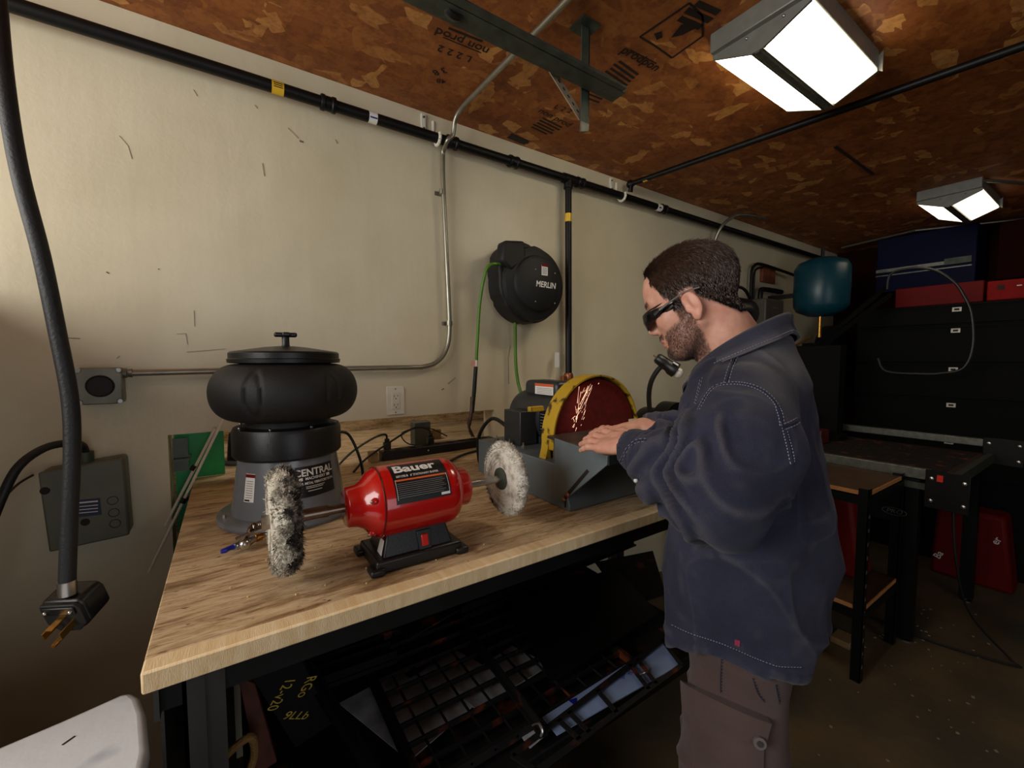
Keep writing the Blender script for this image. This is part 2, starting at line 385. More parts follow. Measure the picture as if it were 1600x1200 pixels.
# scratches and small holes in the paint are chips of their own
def wall_mark(pts, w, col):
    mbx = MB(); P = [W(*p, Y=-0.0008) for p in pts]
    for a, b in zip(P[:-1], P[1:]): mbx.beam(a, b, 0.0012, w, (0, 0, 1))
    return mbx
dirt = mat('wall_scuff', S(160, 150, 126), 0.8); chip = mat('paint_chip', S(112, 100, 78), 0.8)
wallo = bpy.data.objects['wall_back']
for pts, w, m_ in [([(292, 550), (330, 547), (352, 545)], 0.0018, dirt), ([(105, 528), (125, 529)], 0.002, chip), ([(166, 425), (170, 427)], 0.004, chip),
                   ([(247, 420), (249, 421)], 0.003, chip), ([(276, 522), (290, 521), (293, 538)], 0.0015, dirt), ([(186, 212), (200, 228), (206, 248)], 0.0015, dirt),
                   ([(302, 140), (308, 150)], 0.002, dirt), ([(468, 220), (474, 222)], 0.006, chip), ([(450, 200), (466, 216)], 0.004, dirt), ([(524, 218), (527, 224)], 0.005, dirt),
                   ([(496, 141), (502, 145)], 0.005, mat('white_chip', S(235, 232, 225), .6)), ([(398, 164), (402, 169)], 0.004, dirt), ([(182, 560), (187, 556)], 0.002, dirt),
                   ([(303, 485), (304, 510)], 0.0015, dirt), ([(690, 609), (694, 607)], 0.004, chip), ([(700, 600), (712, 590)], 0.006, dirt),
                   ([(795, 600), (794, 560), (797, 540)], 0.004, dirt), ([(410, 255), (413, 275)], 0.003, dirt)]:
    obj('paint_scratch', wall_mark(pts, w, None), m_, wallo)

# printed stamps on the ceiling boards
stamp_n = 0
def stamp(body, p0, p1, size, zc=CEIL - 0.0012, bold=0.012):
    a, b = Bp(*p0, CEIL), Bp(*p1, CEIL); r = Vector((b[0] - a[0], b[1] - a[1], 0)).normalized()
    up = Vector((0, 0, -1)).cross(r)
    o = Vector(((a[0] + b[0]) / 2, (a[1] + b[1]) / 2, zc))
    return text('printed_stamp', body, size, o, r, up, INK, ceiling, bold=bold)
def bars(p0, p1, n, gap, w, frac=1.0):
    a, b = Bp(*p0, CEIL), Bp(*p1, CEIL); a = Vector((a[0], a[1], CEIL - .0012)); b = Vector((b[0], b[1], CEIL - .0012))
    r = (b - a).normalized(); up = Vector((0, 0, -1)).cross(r); m_ = MB()
    for i in range(n):
        t0 = random.uniform(0, .12); t1 = frac - random.uniform(0, .18)
        m_.beam(a.lerp(b, t0) + up * gap * i, a.lerp(b, t1) + up * gap * i, w, 0.0012)
    obj('printed_bars', m_, INK, ceiling)
stamp('non prod', (752, 76), (692, 52), 0.048)
bars((754, 83), (690, 57), 1, .02, .003); bars((758, 66), (700, 43), 3, -.02, .008)
stamp('L 2 2 2', (740, 94), (680, 72), 0.042)
stamp('3 8', (706, 106), (668, 116), 0.04); stamp('48', (702, 128), (676, 124), 0.034)
stamp('non prod', (852, 176), (884, 192), 0.048)
bars((848, 184), (880, 200), 5, -.02, .008); bars((796, 208), (828, 222), 3, -.014, .014)
stamp('L 2 2', (862, 164), (898, 176), 0.04)
stamp('prodpon', (984, 82), (1020, 102), 0.05, bold=.02); bars((984, 77), (1026, 99), 1, .02, .004); bars((966, 94), (1002, 120), 4, -.02, .009)
bars((926, 134), (956, 146), 4, -.022, .008); stamp('L 2 2 2', (930, 128), (958, 142), 0.04)
# framed grade mark
mk = MB(); P = [Bp(x, y, CEIL) for x, y in [(1000, 57), (1077, 4), (1098, 24), (1098, 56), (1050, 90), (1022, 70)]]; P = [(a[0], a[1], CEIL - .0012) for a in P]
for a, b in zip(P, P[1:] + P[:1]): mk.beam(a, b, 0.006, 0.0012)
obj('printed_frame', mk, INK, ceiling)
mk = MB(); P = [Bp(x, y, CEIL) for x, y in [(1049, 58), (1064, 38), (1088, 32), (1086, 44), (1066, 54)]]; mk.add([(a[0], a[1], CEIL - .0014) for a in P], [(0, 1, 2, 3, 4)])
P = [Bp(x, y, CEIL) for x, y in [(1022, 52), (1034, 48), (1035, 58), (1026, 62)]]; mk.add([(a[0], a[1], CEIL - .0014) for a in P], [(0, 1, 2, 3)])
obj('printed_mark', mk, INK, ceiling)
bars((1084, 2), (1128, 22), 3, -.03, .02)

# ================================================================== things on the back wall and ceiling
def V(*a): return Vector(a)
# main black pipe
PZ, PY = 2.283, -0.055
t = thing('gas_pipe', 'long black iron pipe running along the top of the cream wall', 'pipe', (0, PY, PZ))
obj('pipe_run', MB().tube([(-1.5, PY, PZ), (4.85, PY, PZ)], 0.0195, 16), BLACK_METAL, t)
def coupling(x, w=0.05, r=0.0265):
    obj('coupling', MB().lathe([(r * .93, x - w / 2), (r, x - w / 2 + .003), (r, x - w / 2 + .012), (r * .9, x - w / 2 + .015), (r * .9, x + w / 2 - .015), (r, x + w / 2 - .012), (r, x + w / 2 - .003), (r * .93, x + w / 2)], (0, PY, PZ), 'X', 20), BLACK_METAL, t)
for px, py in ((513, 174), (706, 232), (802, 261), (906, 291), (1036, 326)):
    coupling(W(px, py, PY)[0])
x = W(888, 288, PY)[0]
mbt = MB().tube([(x, PY, PZ + .005), (x, PY, PZ - .045)], 0.023, 18)
obj('tee_fitting', mbt.lathe([(0.024, x - .035), (0.024, x + .035)], (0, PY, PZ), 'X', 20), BLACK_METAL, t)
xb = x
# drop pipe
zb = W(881, 592, PY)[2]
obj('drop_pipe', MB().tube([(x, PY, PZ - .03), (x + .012, PY, zb)], 0.0165, 16), BLACK_METAL, t)
obj('regulator', MB().lathe([(.02, zb + .03), (.024, zb + .02), (.024, zb - .01), (.018, zb - .02), (.018, zb - .1)], (x + .012, PY, 0), 'Z', 16).box(x - .035, x + .0, PY - .012, PY + .012, zb - .03, zb + .015), COPPER, t, bevel=.002)
tg = W(869, 563, -.04)
obj('hang_tag', MB().box(tg[0] - .012, tg[0] + .016, -.045, -.043, tg[2] - .035, tg[2] + .04), WHITE, t)
def band(px, py, w, m_):
    x_ = W(px, py, PY)[0]
    s = obj('sticker', MB().lathe([(.0203, x_ - w / 2), (.0203, x_ + w / 2)], (0, PY, PZ), 'X', 20), m_, t); return x_, s
x_, s_ = band(434, 151, .035, YELLOW_TAG)
for k in range(3): obj('print_line', MB().box(x_ - .013, x_ + .013, PY - .0210, PY - .0204, PZ - .008 + k * .006, PZ - .0055 + k * .006), INK, s_)
x_, s_ = band(582, 195, .03, WHITE); obj('print_line', MB().box(x_ - .013, x_ + .013, PY - .0210, PY - .0204, PZ - .011, PZ - .006), BLUE, s_)
zz = W(886, 340, PY)[2]
obj('sticker', MB().lathe([(.0173, zz - .02), (.0173, zz + .02)], (xb + .002, PY, 0), 'Z', 20), YELLOW_TAG, t)
x_, s_ = band(1029, 325, .05, WHITE); obj('print_line', MB().box(x_ - .02, x_ + .0, PY - .0210, PY - .0204, PZ - .011, PZ - .003), INK, s_)

def hanger(px, lab):
    x_ = W(px, 230, PY)[0]
    h = thing('pipe_hanger', lab, 'bracket', (x_, 0, PZ), 'white pipe hangers')
    m_ = MB(); pts = [V(x_, -.012, PZ + .085)] + [V(x_, -.012, PZ + .02)] + [V(x_, PY - .026 * math.sin(a), PZ - .026 * math.cos(a)) for a in [(-1.2), -.6, 0, .6, 1.1, 1.6, 2.1]]
    for a, b in zip(pts[:-1], pts[1:]): m_.tube([a, b], .0065, 8)
    obj('hook_strap', m_, OFFWHITE, h)
    obj('wall_plate', MB().box(x_ - .055, x_ - .035, -.02, -.012, PZ + .03, PZ + .10), OFFWHITE, h, bevel=.002)
    for dz in (.04, .085): obj('screw', MB().cyl((x_ - .045, -.026, PZ + dz), (x_ - .045, -.02, PZ + dz), .004, 10), GALV_DARK, h)
hanger(684, 'white hook hanger carrying the black pipe beside the ceiling conduit')
hanger(973, 'white hook hanger carrying the black pipe where the ceiling pipe joins')

# ceiling pipe
p0, p1, p2 = Bp(985, 288, 2.35), Bp(1287, 182, 2.35), Bp(1610, 68, 2.35)
t = thing('ceiling_pipe', 'black iron pipe crossing the ceiling behind the near light fixture', 'pipe', (p0[0], p0[1], 2.35))
dirv = Vector(p2) - Vector(p0)
obj('pipe_run', MB().tube([(p0[0], p0[1], 2.31)] + [V(*p0) + V(.0, -.012, .0)] + [Vector(p0) + dirv * k for k in (.5, 1.0, 1.9)], 0.014, 14), BLACK_METAL, t)
obj('elbow', MB().ball(p0, .022), BLACK_METAL, t)
a = Vector(p0) + dirv * .058; b_ = a + dirv * .018
obj('sticker', MB().tube([a, b_], .0148, 14), YELLOW_TAG, t)
# conduit from round receptacle box
pc = [W(200, 583, -.03), W(420, 578, -.03), W(640, 574, -.03), W(662, 573, -.03), W(682, 566, -.03), W(696, 549, -.03), W(702, 522, -.03), W(701, 470, -.03), W(693, 300, -.03), W(692, 255, -.03)]
up = [V(pc[-1][0], -.03, 2.22), V(pc[-1][0] - .0, -.035, 2.25), V(pc[-1][0], -.075, 2.275), V(.79, -.085, 2.30), V(.79, -.105, 2.345), V(.795, -.15, 2.372), V(.80, -.3, 2.378), V(.81, -.77, 2.378), V(.82, -1.5, 2.378)]
t = thing('conduit', 'thin zinc conduit from the round receptacle up the wall and over the ceiling', 'conduit', tuple(pc[0]))
obj('tube', MB().tube([Vector(p) for p in pc] + up, .0095, 12, smooth=5), CONDUIT, t)
for q in (W(702, 505, -.03), W(691, 300, -.03)): obj('strap', MB().lathe([(.0125, q[2] - .01), (.0125, q[2] + .01)], (q[0], -.03, 0), 'Z', 16).box(q[0] - .022, q[0] + .022, -.004, 0, q[2] - .008, q[2] + .008), CONDUIT, t)
# arched conduit near the person's head
t = thing('conduit', 'arched steel conduit rising to the ceiling above the person\'s head', 'conduit', (2.82, -.03, 2.17))
obj('tube', MB().tube([W(1114, 400, -.03), W(1117, 378, -.05), W(1127, 355, -.09), W(1142, 341, -.12), W(1160, 335, -.14), W(1200, 342, -.14)], .011, 12, smooth=5), CONDUIT, t)

# ceiling light fixtures
LAMP_W = mat('lit_diffuser', S(255, 240, 210), 0.5, emit=(1.0, 0.88, 0.66, 1), estr=LAMP_EMIT)
LAMP_F = mat('lit_far_diffuser', S(255, 240, 210), 0.5, emit=(1.0, 0.88, 0.66, 1), estr=LAMP_FAR_EMIT)
HOUS = mat('grey_fixture_enamel', S(128, 128, 120), 0.4, metal=0.3, var=0.1)
def light_fixture(x0, y0, label, dm):
    L_, w = 0.49, 0.135
    zb_, zr, zt = 2.325, 2.275, CEIL
    t = thing('ceiling_light', label, 'light fixture', (x0, y0, CEIL), 'two-panel ceiling light fixtures')
    obj('housing', MB().box(x0 - .03, x0 + L_, y0 - w, y0 + w, zb_ + .012, zt), HOUS, t, bevel=.003)
    for s, xe in ((0, x0 - .012), (1, x0 + L_ - .01)):
        obj('end_cap', MB().prism([(y0 - w, zb_ + .015), (y0 + w, zb_ + .015), (y0 + w, zb_), (y0 + .016, zr), (y0 - .016, zr), (y0 - w, zb_)], xe, xe + .008, 'X'), HOUS, t)
    for s in (1, -1):
        poly = [(y0 + s * (w - .003), zb_), (y0 + s * .020, zr + .004), (y0 + s * .020, zr + .012), (y0 + s * (w - .003), zb_ + .010)]
        obj('diffuser', MB().prism(poly, x0 - .004, x0 + L_ - .012, 'X'), dm, t, smooth=False)
    obj('centre_rail', MB().box(x0 - .01, x0 + L_, y0 - .007, y0 + .007, zr - .004, zr + .03).box(x0 - .01, x0 + L_, y0 - .017, y0 - .012, zr - .002, zr + .03).box(x0 - .01, x0 + L_, y0 + .012, y0 + .017, zr - .002, zr + .03), GALV, t)
    obj('end_bracket', MB().prism([(y0 - w - .012, zb_ - .005), (y0 - w + .03, zb_ + .03), (y0 - w - .012, zb_ + .06)], x0 + L_ - .004, x0 + L_, 'X'), HOUS, t)
    for yy in (-.07, .03): obj('screw', MB().ball((x0 - .014, y0 + yy, zb_ + .0), .004, 8, 6), CHROME, t)
    return t
light_fixture(1.305, -1.03, 'lit two-panel light fixture on the ceiling nearest the camera', LAMP_W)
light_fixture(3.51, -1.02, 'lit two-panel light fixture far back near the dark cabinets', LAMP_F)

# overhead door track and its hanging bracket
t = thing('door_track', 'weathered galvanized steel track hanging below the ceiling boards', 'track', (.40, -.745, 2.2))
yt = -.745
prof = [(-.028, 0), (-.028, .012), (-.022, .012), (-.022, .006), (.022, .006), (.022, .05), (.016, .056), (.016, .062), (.028, .062), (.028, 0)]
obj('track_channel', MB().prism([(yt + a, 2.2 + b) for a, b in prof], -.6, 1.035, 'X'), GALV_DARK, t)
obj('track_flange', MB().box(-.6, 1.02, yt - .045, yt - .026, 2.2, 2.206).box(-.6, 1.0, yt + .0, yt + .004, 2.205, 2.25), GALV_DARK, t)
rr = W(733, 8, yt - .02)
obj('roller', MB().lathe([(.0, -.012), (.03, -.012), (.034, 0), (.03, .012), (0, .012)], (rr[0] - .03, yt, rr[2]), 'Y', 24), BLACK, t)
t = thing('hanging_bracket', 'perforated angle-iron bracket dropping from the ceiling past the door track', 'bracket', (.88, -.78, CEIL))
hx, hy = .930, -.705
hg = MB().box(hx - .016, hx + .016, hy - .002, hy + .002, 2.11, CEIL - .004).box(hx + .013, hx + .017, hy - .002, hy + .028, 2.13, CEIL - .004)
obj('vertical_angle', hg, GALV_DARK, t)
obj('ceiling_plate', MB().box(hx - .035, hx + .035, hy - .03, hy + .035, CEIL - .006, CEIL), GALV_DARK, t)
obj('tip_plate', MB().prism([(hx - .016, 2.11), (hx + .016, 2.11), (hx + .014, 2.09), (hx - .018, 2.08)], hy - .003, hy + .003, 'Y'), GALV, t)
a, b_ = Vector(W(852, 94, hy + .01)), Vector(W(908, 184, hy + .01))
brace = obj('diagonal_brace', MB().beam(a, b_, .0035, .024, (1, 0, 1)), mat('dull_zinc_strap', S(150, 136, 112), .6, metal=.3), t)
for k in range(7):
    c = a.lerp(b_, (k + .7) / 7.6); d = (b_ - a).normalized() * .005
    obj('slot', MB().beam(c - d + V(0, -.0022, 0), c + d + V(0, -.0022, 0), .001, .0035, (1, 0, 1)), INK, brace)

# round receptacle box
q0, q1 = W(117, 575, -.05), W(193, 630, -.05)
cx_, cz_ = (q0[0] + q1[0]) / 2, (q0[2] + q1[2]) / 2; hw, hh = (q1[0] - q0[0]) / 2, (q0[2] - q1[2]) / 2
t = thing('receptacle_box', 'grey metal receptacle box with a round black socket on the wall', 'outlet', (cx_, 0, cz_))
obj('box_body', MB().box(cx_ - hw, cx_ + hw, -.05, 0, cz_ - hh, cz_ + hh), GREY_BOX, t, bevel=.008)
obj('cover_plate', MB().prism([(cx_ + a * hw, cz_ + b * hh) for a, b in [(-.75, -1), (.75, -1), (.78, -.78), (1, -.7), (1, .7), (.78, .78), (.75, 1), (-.75, 1), (-.78, .78), (-1, .7), (-1, -.7), (-.78, -.78)]], -.058, -.048), GREY_BOX, t, bevel=.003)
obj('socket', MB().lathe([(.0, -.060), (.026, -.060), (.0285, -.062), (.031, -.058)], (cx_ + .002, 0, cz_), 'Y', 36), BLACK_MATTE, t)
for a in (-1, 1):
    for b in (-1, 1): obj('screw', MB().lathe([(0, -.055), (.006, -.055), (.006, -.048)], (cx_ + a * hw * .86, 0, cz_ + b * hh * .86), 'Y', 12), CHROME, t)
obj('connector', MB().lathe([(.014, cx_ + hw), (.014, cx_ + hw + .008), (.011, cx_ + hw + .01), (.013, cx_ + hw + .02)], (0, -.03, pc[0][2]), 'X', 12), GALV, t)

# disconnect enclosure
t = thing('control_box', 'grey electrical enclosure with a blue label and round knockouts on the lower wall', 'electrical box', (-.34, 0, .96))
c4 = [W(x, y, -.07) for x, y in [(60, 738), (193, 714), (203, 835), (78, 862)]]
pp = [(c[0], c[2]) for c in c4]
obj('enclosure', MB().prism(pp, -.065, 0), GREY_PANEL, t, bevel=.01)
obj('lid', MB().prism(pp, -.078, -.064), GREY_PANEL, t, bevel=.005)
def onbox(x, y, d=-.0785): return W(x, y, d)
q = [onbox(x, y) for x, y in [(104, 783), (156, 778), (159, 804), (106, 810)]]
lb = obj('label', MB().prism([(a[0], a[2]) for a in q], -.0795, -.0783), mat('navy_label', S(36, 42, 78), .5, var=.05), t)
for i, yy in enumerate((786, 792, 797, 802)):
    a, b = onbox(121, yy, -.080), onbox(153, yy - 3, -.080); obj('print_line', MB().beam(a, b, .0006, .0022 if i else .004, (0, 0, 1)), WHITE, lb)
for x, y in ((176, 782), (178, 801), (180, 818)):
    c = onbox(x, y); obj('knockout', MB().tube([(c[0] + .0115 * math.cos(a), -.0787, c[2] + .0115 * math.sin(a)) for a in np.linspace(0, 2 * math.pi, 25)], .0009, 6), RING, t)
for x, y in ((133, 816), (70, 767)):
    c = onbox(x, y); obj('latch_hole', MB().lathe([(0, -.0795), (.009, -.0795), (.010, -.0785)], (c[0], 0, c[2]), 'Y', 16), INK, t)
c = W(133, 706, -.035)
obj('cable_gland', MB().cyl(c, (c[0], c[1], c[2] - .03), .018, 14), GALV_DARK, t)
RUBBER_CABLE = mat('black_rubber_cable', S(24, 24, 26), .55, var=.2, bump=.15, bscale=200)
loop = [c - np.array([0, 0, .0]), W(128, 696, -.05), W(110, 692, -.10), W(70, 700, -.16), W(30, 728, -.2), W(4, 775, -.22), W(-25, 850, -.24), W(-60, 960, -.24)]
tag(obj('power_cable', MB().tube([Vector(p) for p in loop], .0095, 12, smooth=6), RUBBER_CABLE), 'black rubber cable arching left out of the grey control box', 'cable')
tag(obj('signal_wire', MB().tube([W(52, 742, -.03), W(30, 755, -.05), W(12, 772, -.06), W(-10, 800, -.06)], .003, 8, smooth=4), RUBBER_CABLE), 'thin dark wire leaving the left side of the grey control box', 'cable')

# hanging cable with heavy plug
t = thing('hanging_power_cord', 'thick black power cord hanging in front of the wall with a brass pronged plug', 'power cord', (-.34, -.69, .86))
yc = -.69
cp = [W(-12, -140, yc + .1), W(-4, 0, yc + .03), W(8, 130, yc), W(30, 265, yc), W(65, 400, yc), W(90, 520, yc), W(109, 620, yc), W(113, 700, yc), W(109, 800, yc), W(106, 880, yc), W(105, 918, yc)]
obj('cord', MB().tube([Vector(p) for p in cp], .0112, 14, smooth=6), RUBBER_CABLE, t)
zt_ = cp[-1][2]; xq = cp[-1][0]
obj('strain_relief', MB().lathe([(.0125, zt_ + .012), (.0125, zt_ - .012)], (xq, yc, 0), 'Z', 14), CHROME, t)
# plug: right-angle body, face towards lower left
pl = Matrix.Translation((xq + .002, yc + .012, zt_ - .045)) @ Matrix.Scale(.86, 4) @ Matrix.Rotation(math.radians(-28), 4, 'Z') @ Matrix.Rotation(math.radians(20), 4, 'X')
def place(o, M):
    pm = Matrix.Translation(-root_offset(o.parent)) if o.parent else Matrix()
    o.data.transform(Matrix.Translation(root_offset(o.parent)) if o.parent else Matrix()); o.data.transform(M); o.data.transform(pm); return o
outline = [(-.036, .036), (.03, .036), (.038, .024), (.038, -.018), (.018, -.040), (-.018, -.040), (-.038, -.018), (-.038, .024)]
place(obj('plug_body', MB().prism(outline, -.012, .040), BLACK, t, bevel=.005), pl)
place(obj('plug_face', MB().prism([(a * .93, b * .93) for a, b in outline], -.020, -.010), mat('dark_phenolic', S(20, 19, 18), .6), t, bevel=.002), pl)
place(obj('clamp_bar', MB().box(-.028, .028, -.024, -.018, .012, .030), BLACK, t, bevel=.002), pl)
for a in (-.022, .022): place(obj('screw', MB().ball((a, -.025, .021), .0042, 10, 6), CHROME, t), pl)
for a in (-.015, .015): place(obj('prong', MB().box(a - .0012, a + .0012, -.052, -.018, -.018, -.004), BRASS, t), pl)
place(obj('ground_prong', MB().lathe([(.0035, -.058), (.0042, -.055), (.0042, -.018)], (0, 0, -.030), 'Y', 12), BRASS, t), pl)
place(obj('neutral_prong', MB().box(-.006, .006, -.052, -.018, .004, .0065), BRASS, t), pl)

# duplex outlet
c = W(618, 626, -.004)
t = thing('duplex_outlet', 'white duplex wall outlet above the dark gap behind the bench', 'outlet', (c[0], 0, c[2]))
obj('cover_plate', MB().box(c[0] - .037, c[0] + .037, -.006, 0, c[2] - .058, c[2] + .058), OFFWHITE, t, bevel=.003)
ins = obj('insert', MB().box(c[0] - .017, c[0] + .017, -.010, -.004, c[2] - .034, c[2] + .034), OFFWHITE, t, bevel=.002)
for dz in (-.019, .017):
    obj('slot', MB().box(c[0] - .008, c[0] - .006, -.0106, -.0098, c[2] + dz - .002, c[2] + dz + .007).box(c[0] + .006, c[0] + .0078, -.0106, -.0098, c[2] + dz - .001, c[2] + dz + .007).lathe([(0, -.0106), (.0025, -.0106), (.0025, -.0099)], (c[0], 0, c[2] + dz - .008), 'Y', 10), INK, ins)
for dz in (-.048, .048): obj('screw', MB().lathe([(0, -.0075), (.0028, -.007), (.003, -.006)], (c[0], 0, c[2] + dz), 'Y', 10), GALV, t)

# hose reel
cx_, cz_ = 1.155, 1.728
t = thing('hose_reel', 'black wall-mounted retractable hose reel with white MERLIN lettering', 'hose reel', (cx_, 0, cz_))
def reel_outline(s=1.0, lobe=True):
    pts = []
    for k in range(64):
        a = 2 * math.pi * k / 64; r = .172 * s
        x, z = r * math.cos(a), r * math.sin(a) * 1.02
        if lobe and 95 < math.degrees(a) < 172: 
            f_ = math.sin((math.degrees(a) - 95) / 77 * math.pi) ** .6; x -= .022 * f_; z += .02 * f_ * (1 if math.degrees(a) < 150 else .4)
        if abs(math.degrees(a) % 60 - 30) < 3.5: x *= .965; z *= .965
        pts.append((cx_ + x, cz_ + z))
    return pts
obj('reel_case', MB().prism(reel_outline(), -.135, -.03), BLACK_MATTE, t, bevel=.008)
obj('case_front', MB().lathe([(.168, -.13), (.16, -.155), (.125, -.165), (.120, -.178), (.108, -.186), (0, -.188)], (cx_ + .005, 0, cz_ - .002), 'Y', 64, (1, 1)), BLACK_MATTE, t)
obj('case_rib', MB().prism([(cx_ - .165, cz_ + .165), (cx_ - .06, cz_ + .178), (cx_ - .05, cz_ + .10), (cx_ - .13, cz_ + .04), (cx_ - .18, cz_ + .08)], -.165, -.10), BLACK_MATTE, t, bevel=.012)
obj('wall_bracket', MB().box(cx_ - .05, cx_ + .05, -.04, 0, cz_ - .12, cz_ + .12), BLACK_METAL, t, bevel=.004)
o1 = W(830, 441, -.1885); o2 = W(870, 441, -.1885)
text('lettering', 'MERLIN', .036, (cx_ + .037, -.1892, cz_ - .008), (1, 0, -.02), (0, 0, 1), WHITE, t, bold=.02, shear=.15, sx=.92)
sx_, sz_ = cx_ + .03, cz_ + .062
lb = obj('label', MB().box(sx_ - .017, sx_ + .017, -.1895, -.1882, sz_ - .028, sz_ + .016), WHITE, t)
obj('print_line', MB().box(sx_ - .017, sx_ + .017, -.190, -.1894, sz_ + .010, sz_ + .022), RED_DULL, lb)
for k in range(6): obj('print_line', MB().box(sx_ - .013, sx_ + .012, -.1899, -.1894, sz_ - .022 + k * .005, sz_ - .0205 + k * .005), INK, lb)
for a, b in ((-.02, .055), (.09, .05), (-.02, -.085), (.09, -.085)): obj('screw', MB().ball((cx_ + a, -.188, cz_ + b), .003, 8, 6), CHROME, t)
# whip hose, left
hp = [V(1.0, -.13, 1.80), W(764, 415, -.13), W(755, 440, -.12), W(749, 480, -.10), W(746, 530, -.09), W(744, 570, -.085)]
t = thing('air_hose', 'green air hose looping left out of the reel down to a black whip end', 'hose', tuple(hp[-1]))
obj('hose', MB().tube([Vector(p) for p in hp], .0068, 12, smooth=6), GREEN_HOSE, t)
obj('white_band', MB().tube([W(744, 563, -.085), W(743.5, 572, -.085)], .0078, 12), WHITE, t)
obj('paper_tag', MB().add([W(736, 564, -.09), W(745, 563, -.09), W(745, 573, -.09), W(736, 572, -.09), W(736, 564, -.0905), W(745, 563, -.0905), W(745, 573, -.0905), W(736, 572, -.0905)], [(0, 1, 2, 3), (7, 6, 5, 4), (0, 4, 5, 1), (1, 5, 6, 2), (2, 6, 7, 3), (3, 7, 4, 0)]), mat('pale_pink_tag', S(220, 160, 140), .6), t)
obj('whip_sleeve', MB().tube([W(743.5, 573, -.085), W(741, 610, -.085), W(738, 645, -.085)], [.0088, .0088, .0075], 12), BLACK_MATTE, t)
obj('coupler', MB().tube([W(738, 620, -.085), W(737, 640, -.085), W(735, 655, -.085), W(733, 665, -.08)], .0085, 12), SHAFT, t)
obj('blow_gun', MB().tube([W(733, 663, -.08), W(734, 674, -.08), W(738, 682, -.075)], .005, 10).tube([W(731, 655, -.08), W(732, 668, -.09), W(737, 680, -.09)], .0035, 8).tube([W(730, 660, -.08), W(741, 683, -.075)], .003, 8), SHAFT, t)
# supply hose, right
tag(obj('supply_hose', MB().tube([W(805, 500, -.06), W(805, 530, -.05), W(806, 570, -.05), W(810, 600, -.06), W(818, 625, -.1)], .0075, 12, smooth=6), GREEN_HOSE), 'green supply hose dropping from the underside of the reel behind the motor', 'hose')

# ================================================================== workbench
BX0, BX1, BY0 = -.108, 1.86, -.983
t = thing('workbench', 'long steel-framed workbench with a worn stained plywood top', 'workbench', (.66, -.5, 0))
obj('bench_top', MB().box(BX0, BX1, BY0 + .035, .79, .956, .98), PLY, t, bevel=.002)
obj('shade_sheet', MB().box(BX0 + .02, BX1, -.065, -.060, .46, .90), BLACK_METAL, t)  # added dark sheet standing in for the shade under the bench
obj('front_edging', MB().box(BX0, BX1, BY0, BY0 + .0345, .950, .9805), EDGE, t, bevel=.003)
fr = MB()
obj('front_rail', MB().box(BX0 + .01, BX1, BY0 + .022, BY0 + .028, .905, .949).box(BX0 + .01, BX1, BY0 + .022, BY0 + .06, .944, .949), BLACK_METAL, t)
obj('side_rail', MB().box(BX0 + .01, BX0 + .016, BY0 + .012, -.02, .90, .949), STEEL_DARK, t)
obj('back_rail', MB().box(BX0 + .01, BX1, -.05, -.044, .90, .949), STEEL_DARK, t)
for lx, ly in ((BX0 + .04, BY0 + .02), (BX1 - .06, BY0 + .02), (BX0 + .04, -.09), (BX1 - .06, -.09)):
    obj('leg', MB().box(lx, lx + .05, ly, ly + .005, 0, .944).box(lx, lx + .005, ly, ly + .05, 0, .944).box(lx + .022, lx + .026, ly - .002, ly, 0.02, .944), STEEL_DARK, t)
obj('side_panel', MB().box(BX0 + .012, BX0 + .016, BY0 + .05, -.10, .10, .90), STEEL_DARK, t)
SZ = .45
obj('lower_shelf_frame', MB().box(.0, 1.32, BY0 + .05, BY0 + .09, SZ - .05, SZ - .008).box(.0, 1.32, -.14, -.10, SZ - .05, SZ - .008).box(.0, .04, BY0 + .05, -.10, SZ - .05, SZ - .008).box(1.28, 1.32, BY0 + .05, -.10, SZ - .05, SZ - .008), BLACK_METAL, t)
obj('lower_shelf', MB().box(.0, 1.32, BY0 + .05, -.10, SZ - .008, SZ), RUST, t)

# scrap on the lower shelf
def plate(name, pts, z, th, m_, lab, cat, grp=None, tilt=0.0):
    P = [Bp(x, y, z) for x, y in pts]
    o = obj(name, MB().prism([(a[0], a[1]) for a in P], z, z + th, 'Z'), m_)
    return tag(o, lab, cat, grp)
# rusty welded grid
gz = .487
def grid_pt(x, y): q = Bp(x, y, gz); return q[0], q[1]
t = thing('steel_grating', 'rust-flecked welded bar grating lying on the bench\'s lower shelf', 'grating', (.7, -.6, gz))
gx0, gx1, gy0, gy1 = .30, .98, -.90, -.36
obj('grating_frame', MB().box(gx0, gx1, gy0, gy0 + .012, gz - .012, gz + .012).box(gx0, gx1, gy1, gy1 + .012, gz - .012, gz + .012).box(gx0, gx0 + .02, gy0, gy1, gz - .012, gz + .014).box(gx1 - .012, gx1, gy0, gy1, gz - .012, gz + .012), RUST, t)
for k in range(1, 9):
    y_ = gy0 + (gy1 - gy0) * k / 9; obj('bar', MB().box(gx0, gx1, y_ - .0025, y_ + .0025, gz - .006, gz + .008), RUST, t)
for k in range(1, 11):
    x_ = gx0 + (gx1 - gx0) * k / 11; obj('rod', MB().tube([(x_, gy0, gz), (x_, gy1, gz)], .0035, 8), RUST, t)
plate('scrap_sheet', [(530, 1100), (700, 1010), (790, 1060), (640, 1190)], .452, .003, STEEL_SHEET, 'bright bare sheet of steel under the left end of the grating', 'metal sheet', 'scrap sheets')
plate('scrap_sheet', [(700, 1075), (800, 1010), (860, 1040), (745, 1110)], .458, .003, STEEL_SHEET, 'small bright steel sheet under the middle of the grating', 'metal sheet', 'scrap sheets')
plate('scrap_sheet', [(600, 1020), (690, 980), (720, 1010), (640, 1060)], .464, .003, STEEL_DARK, 'dull grey steel sheet under the back of the grating', 'metal sheet', 'scrap sheets')
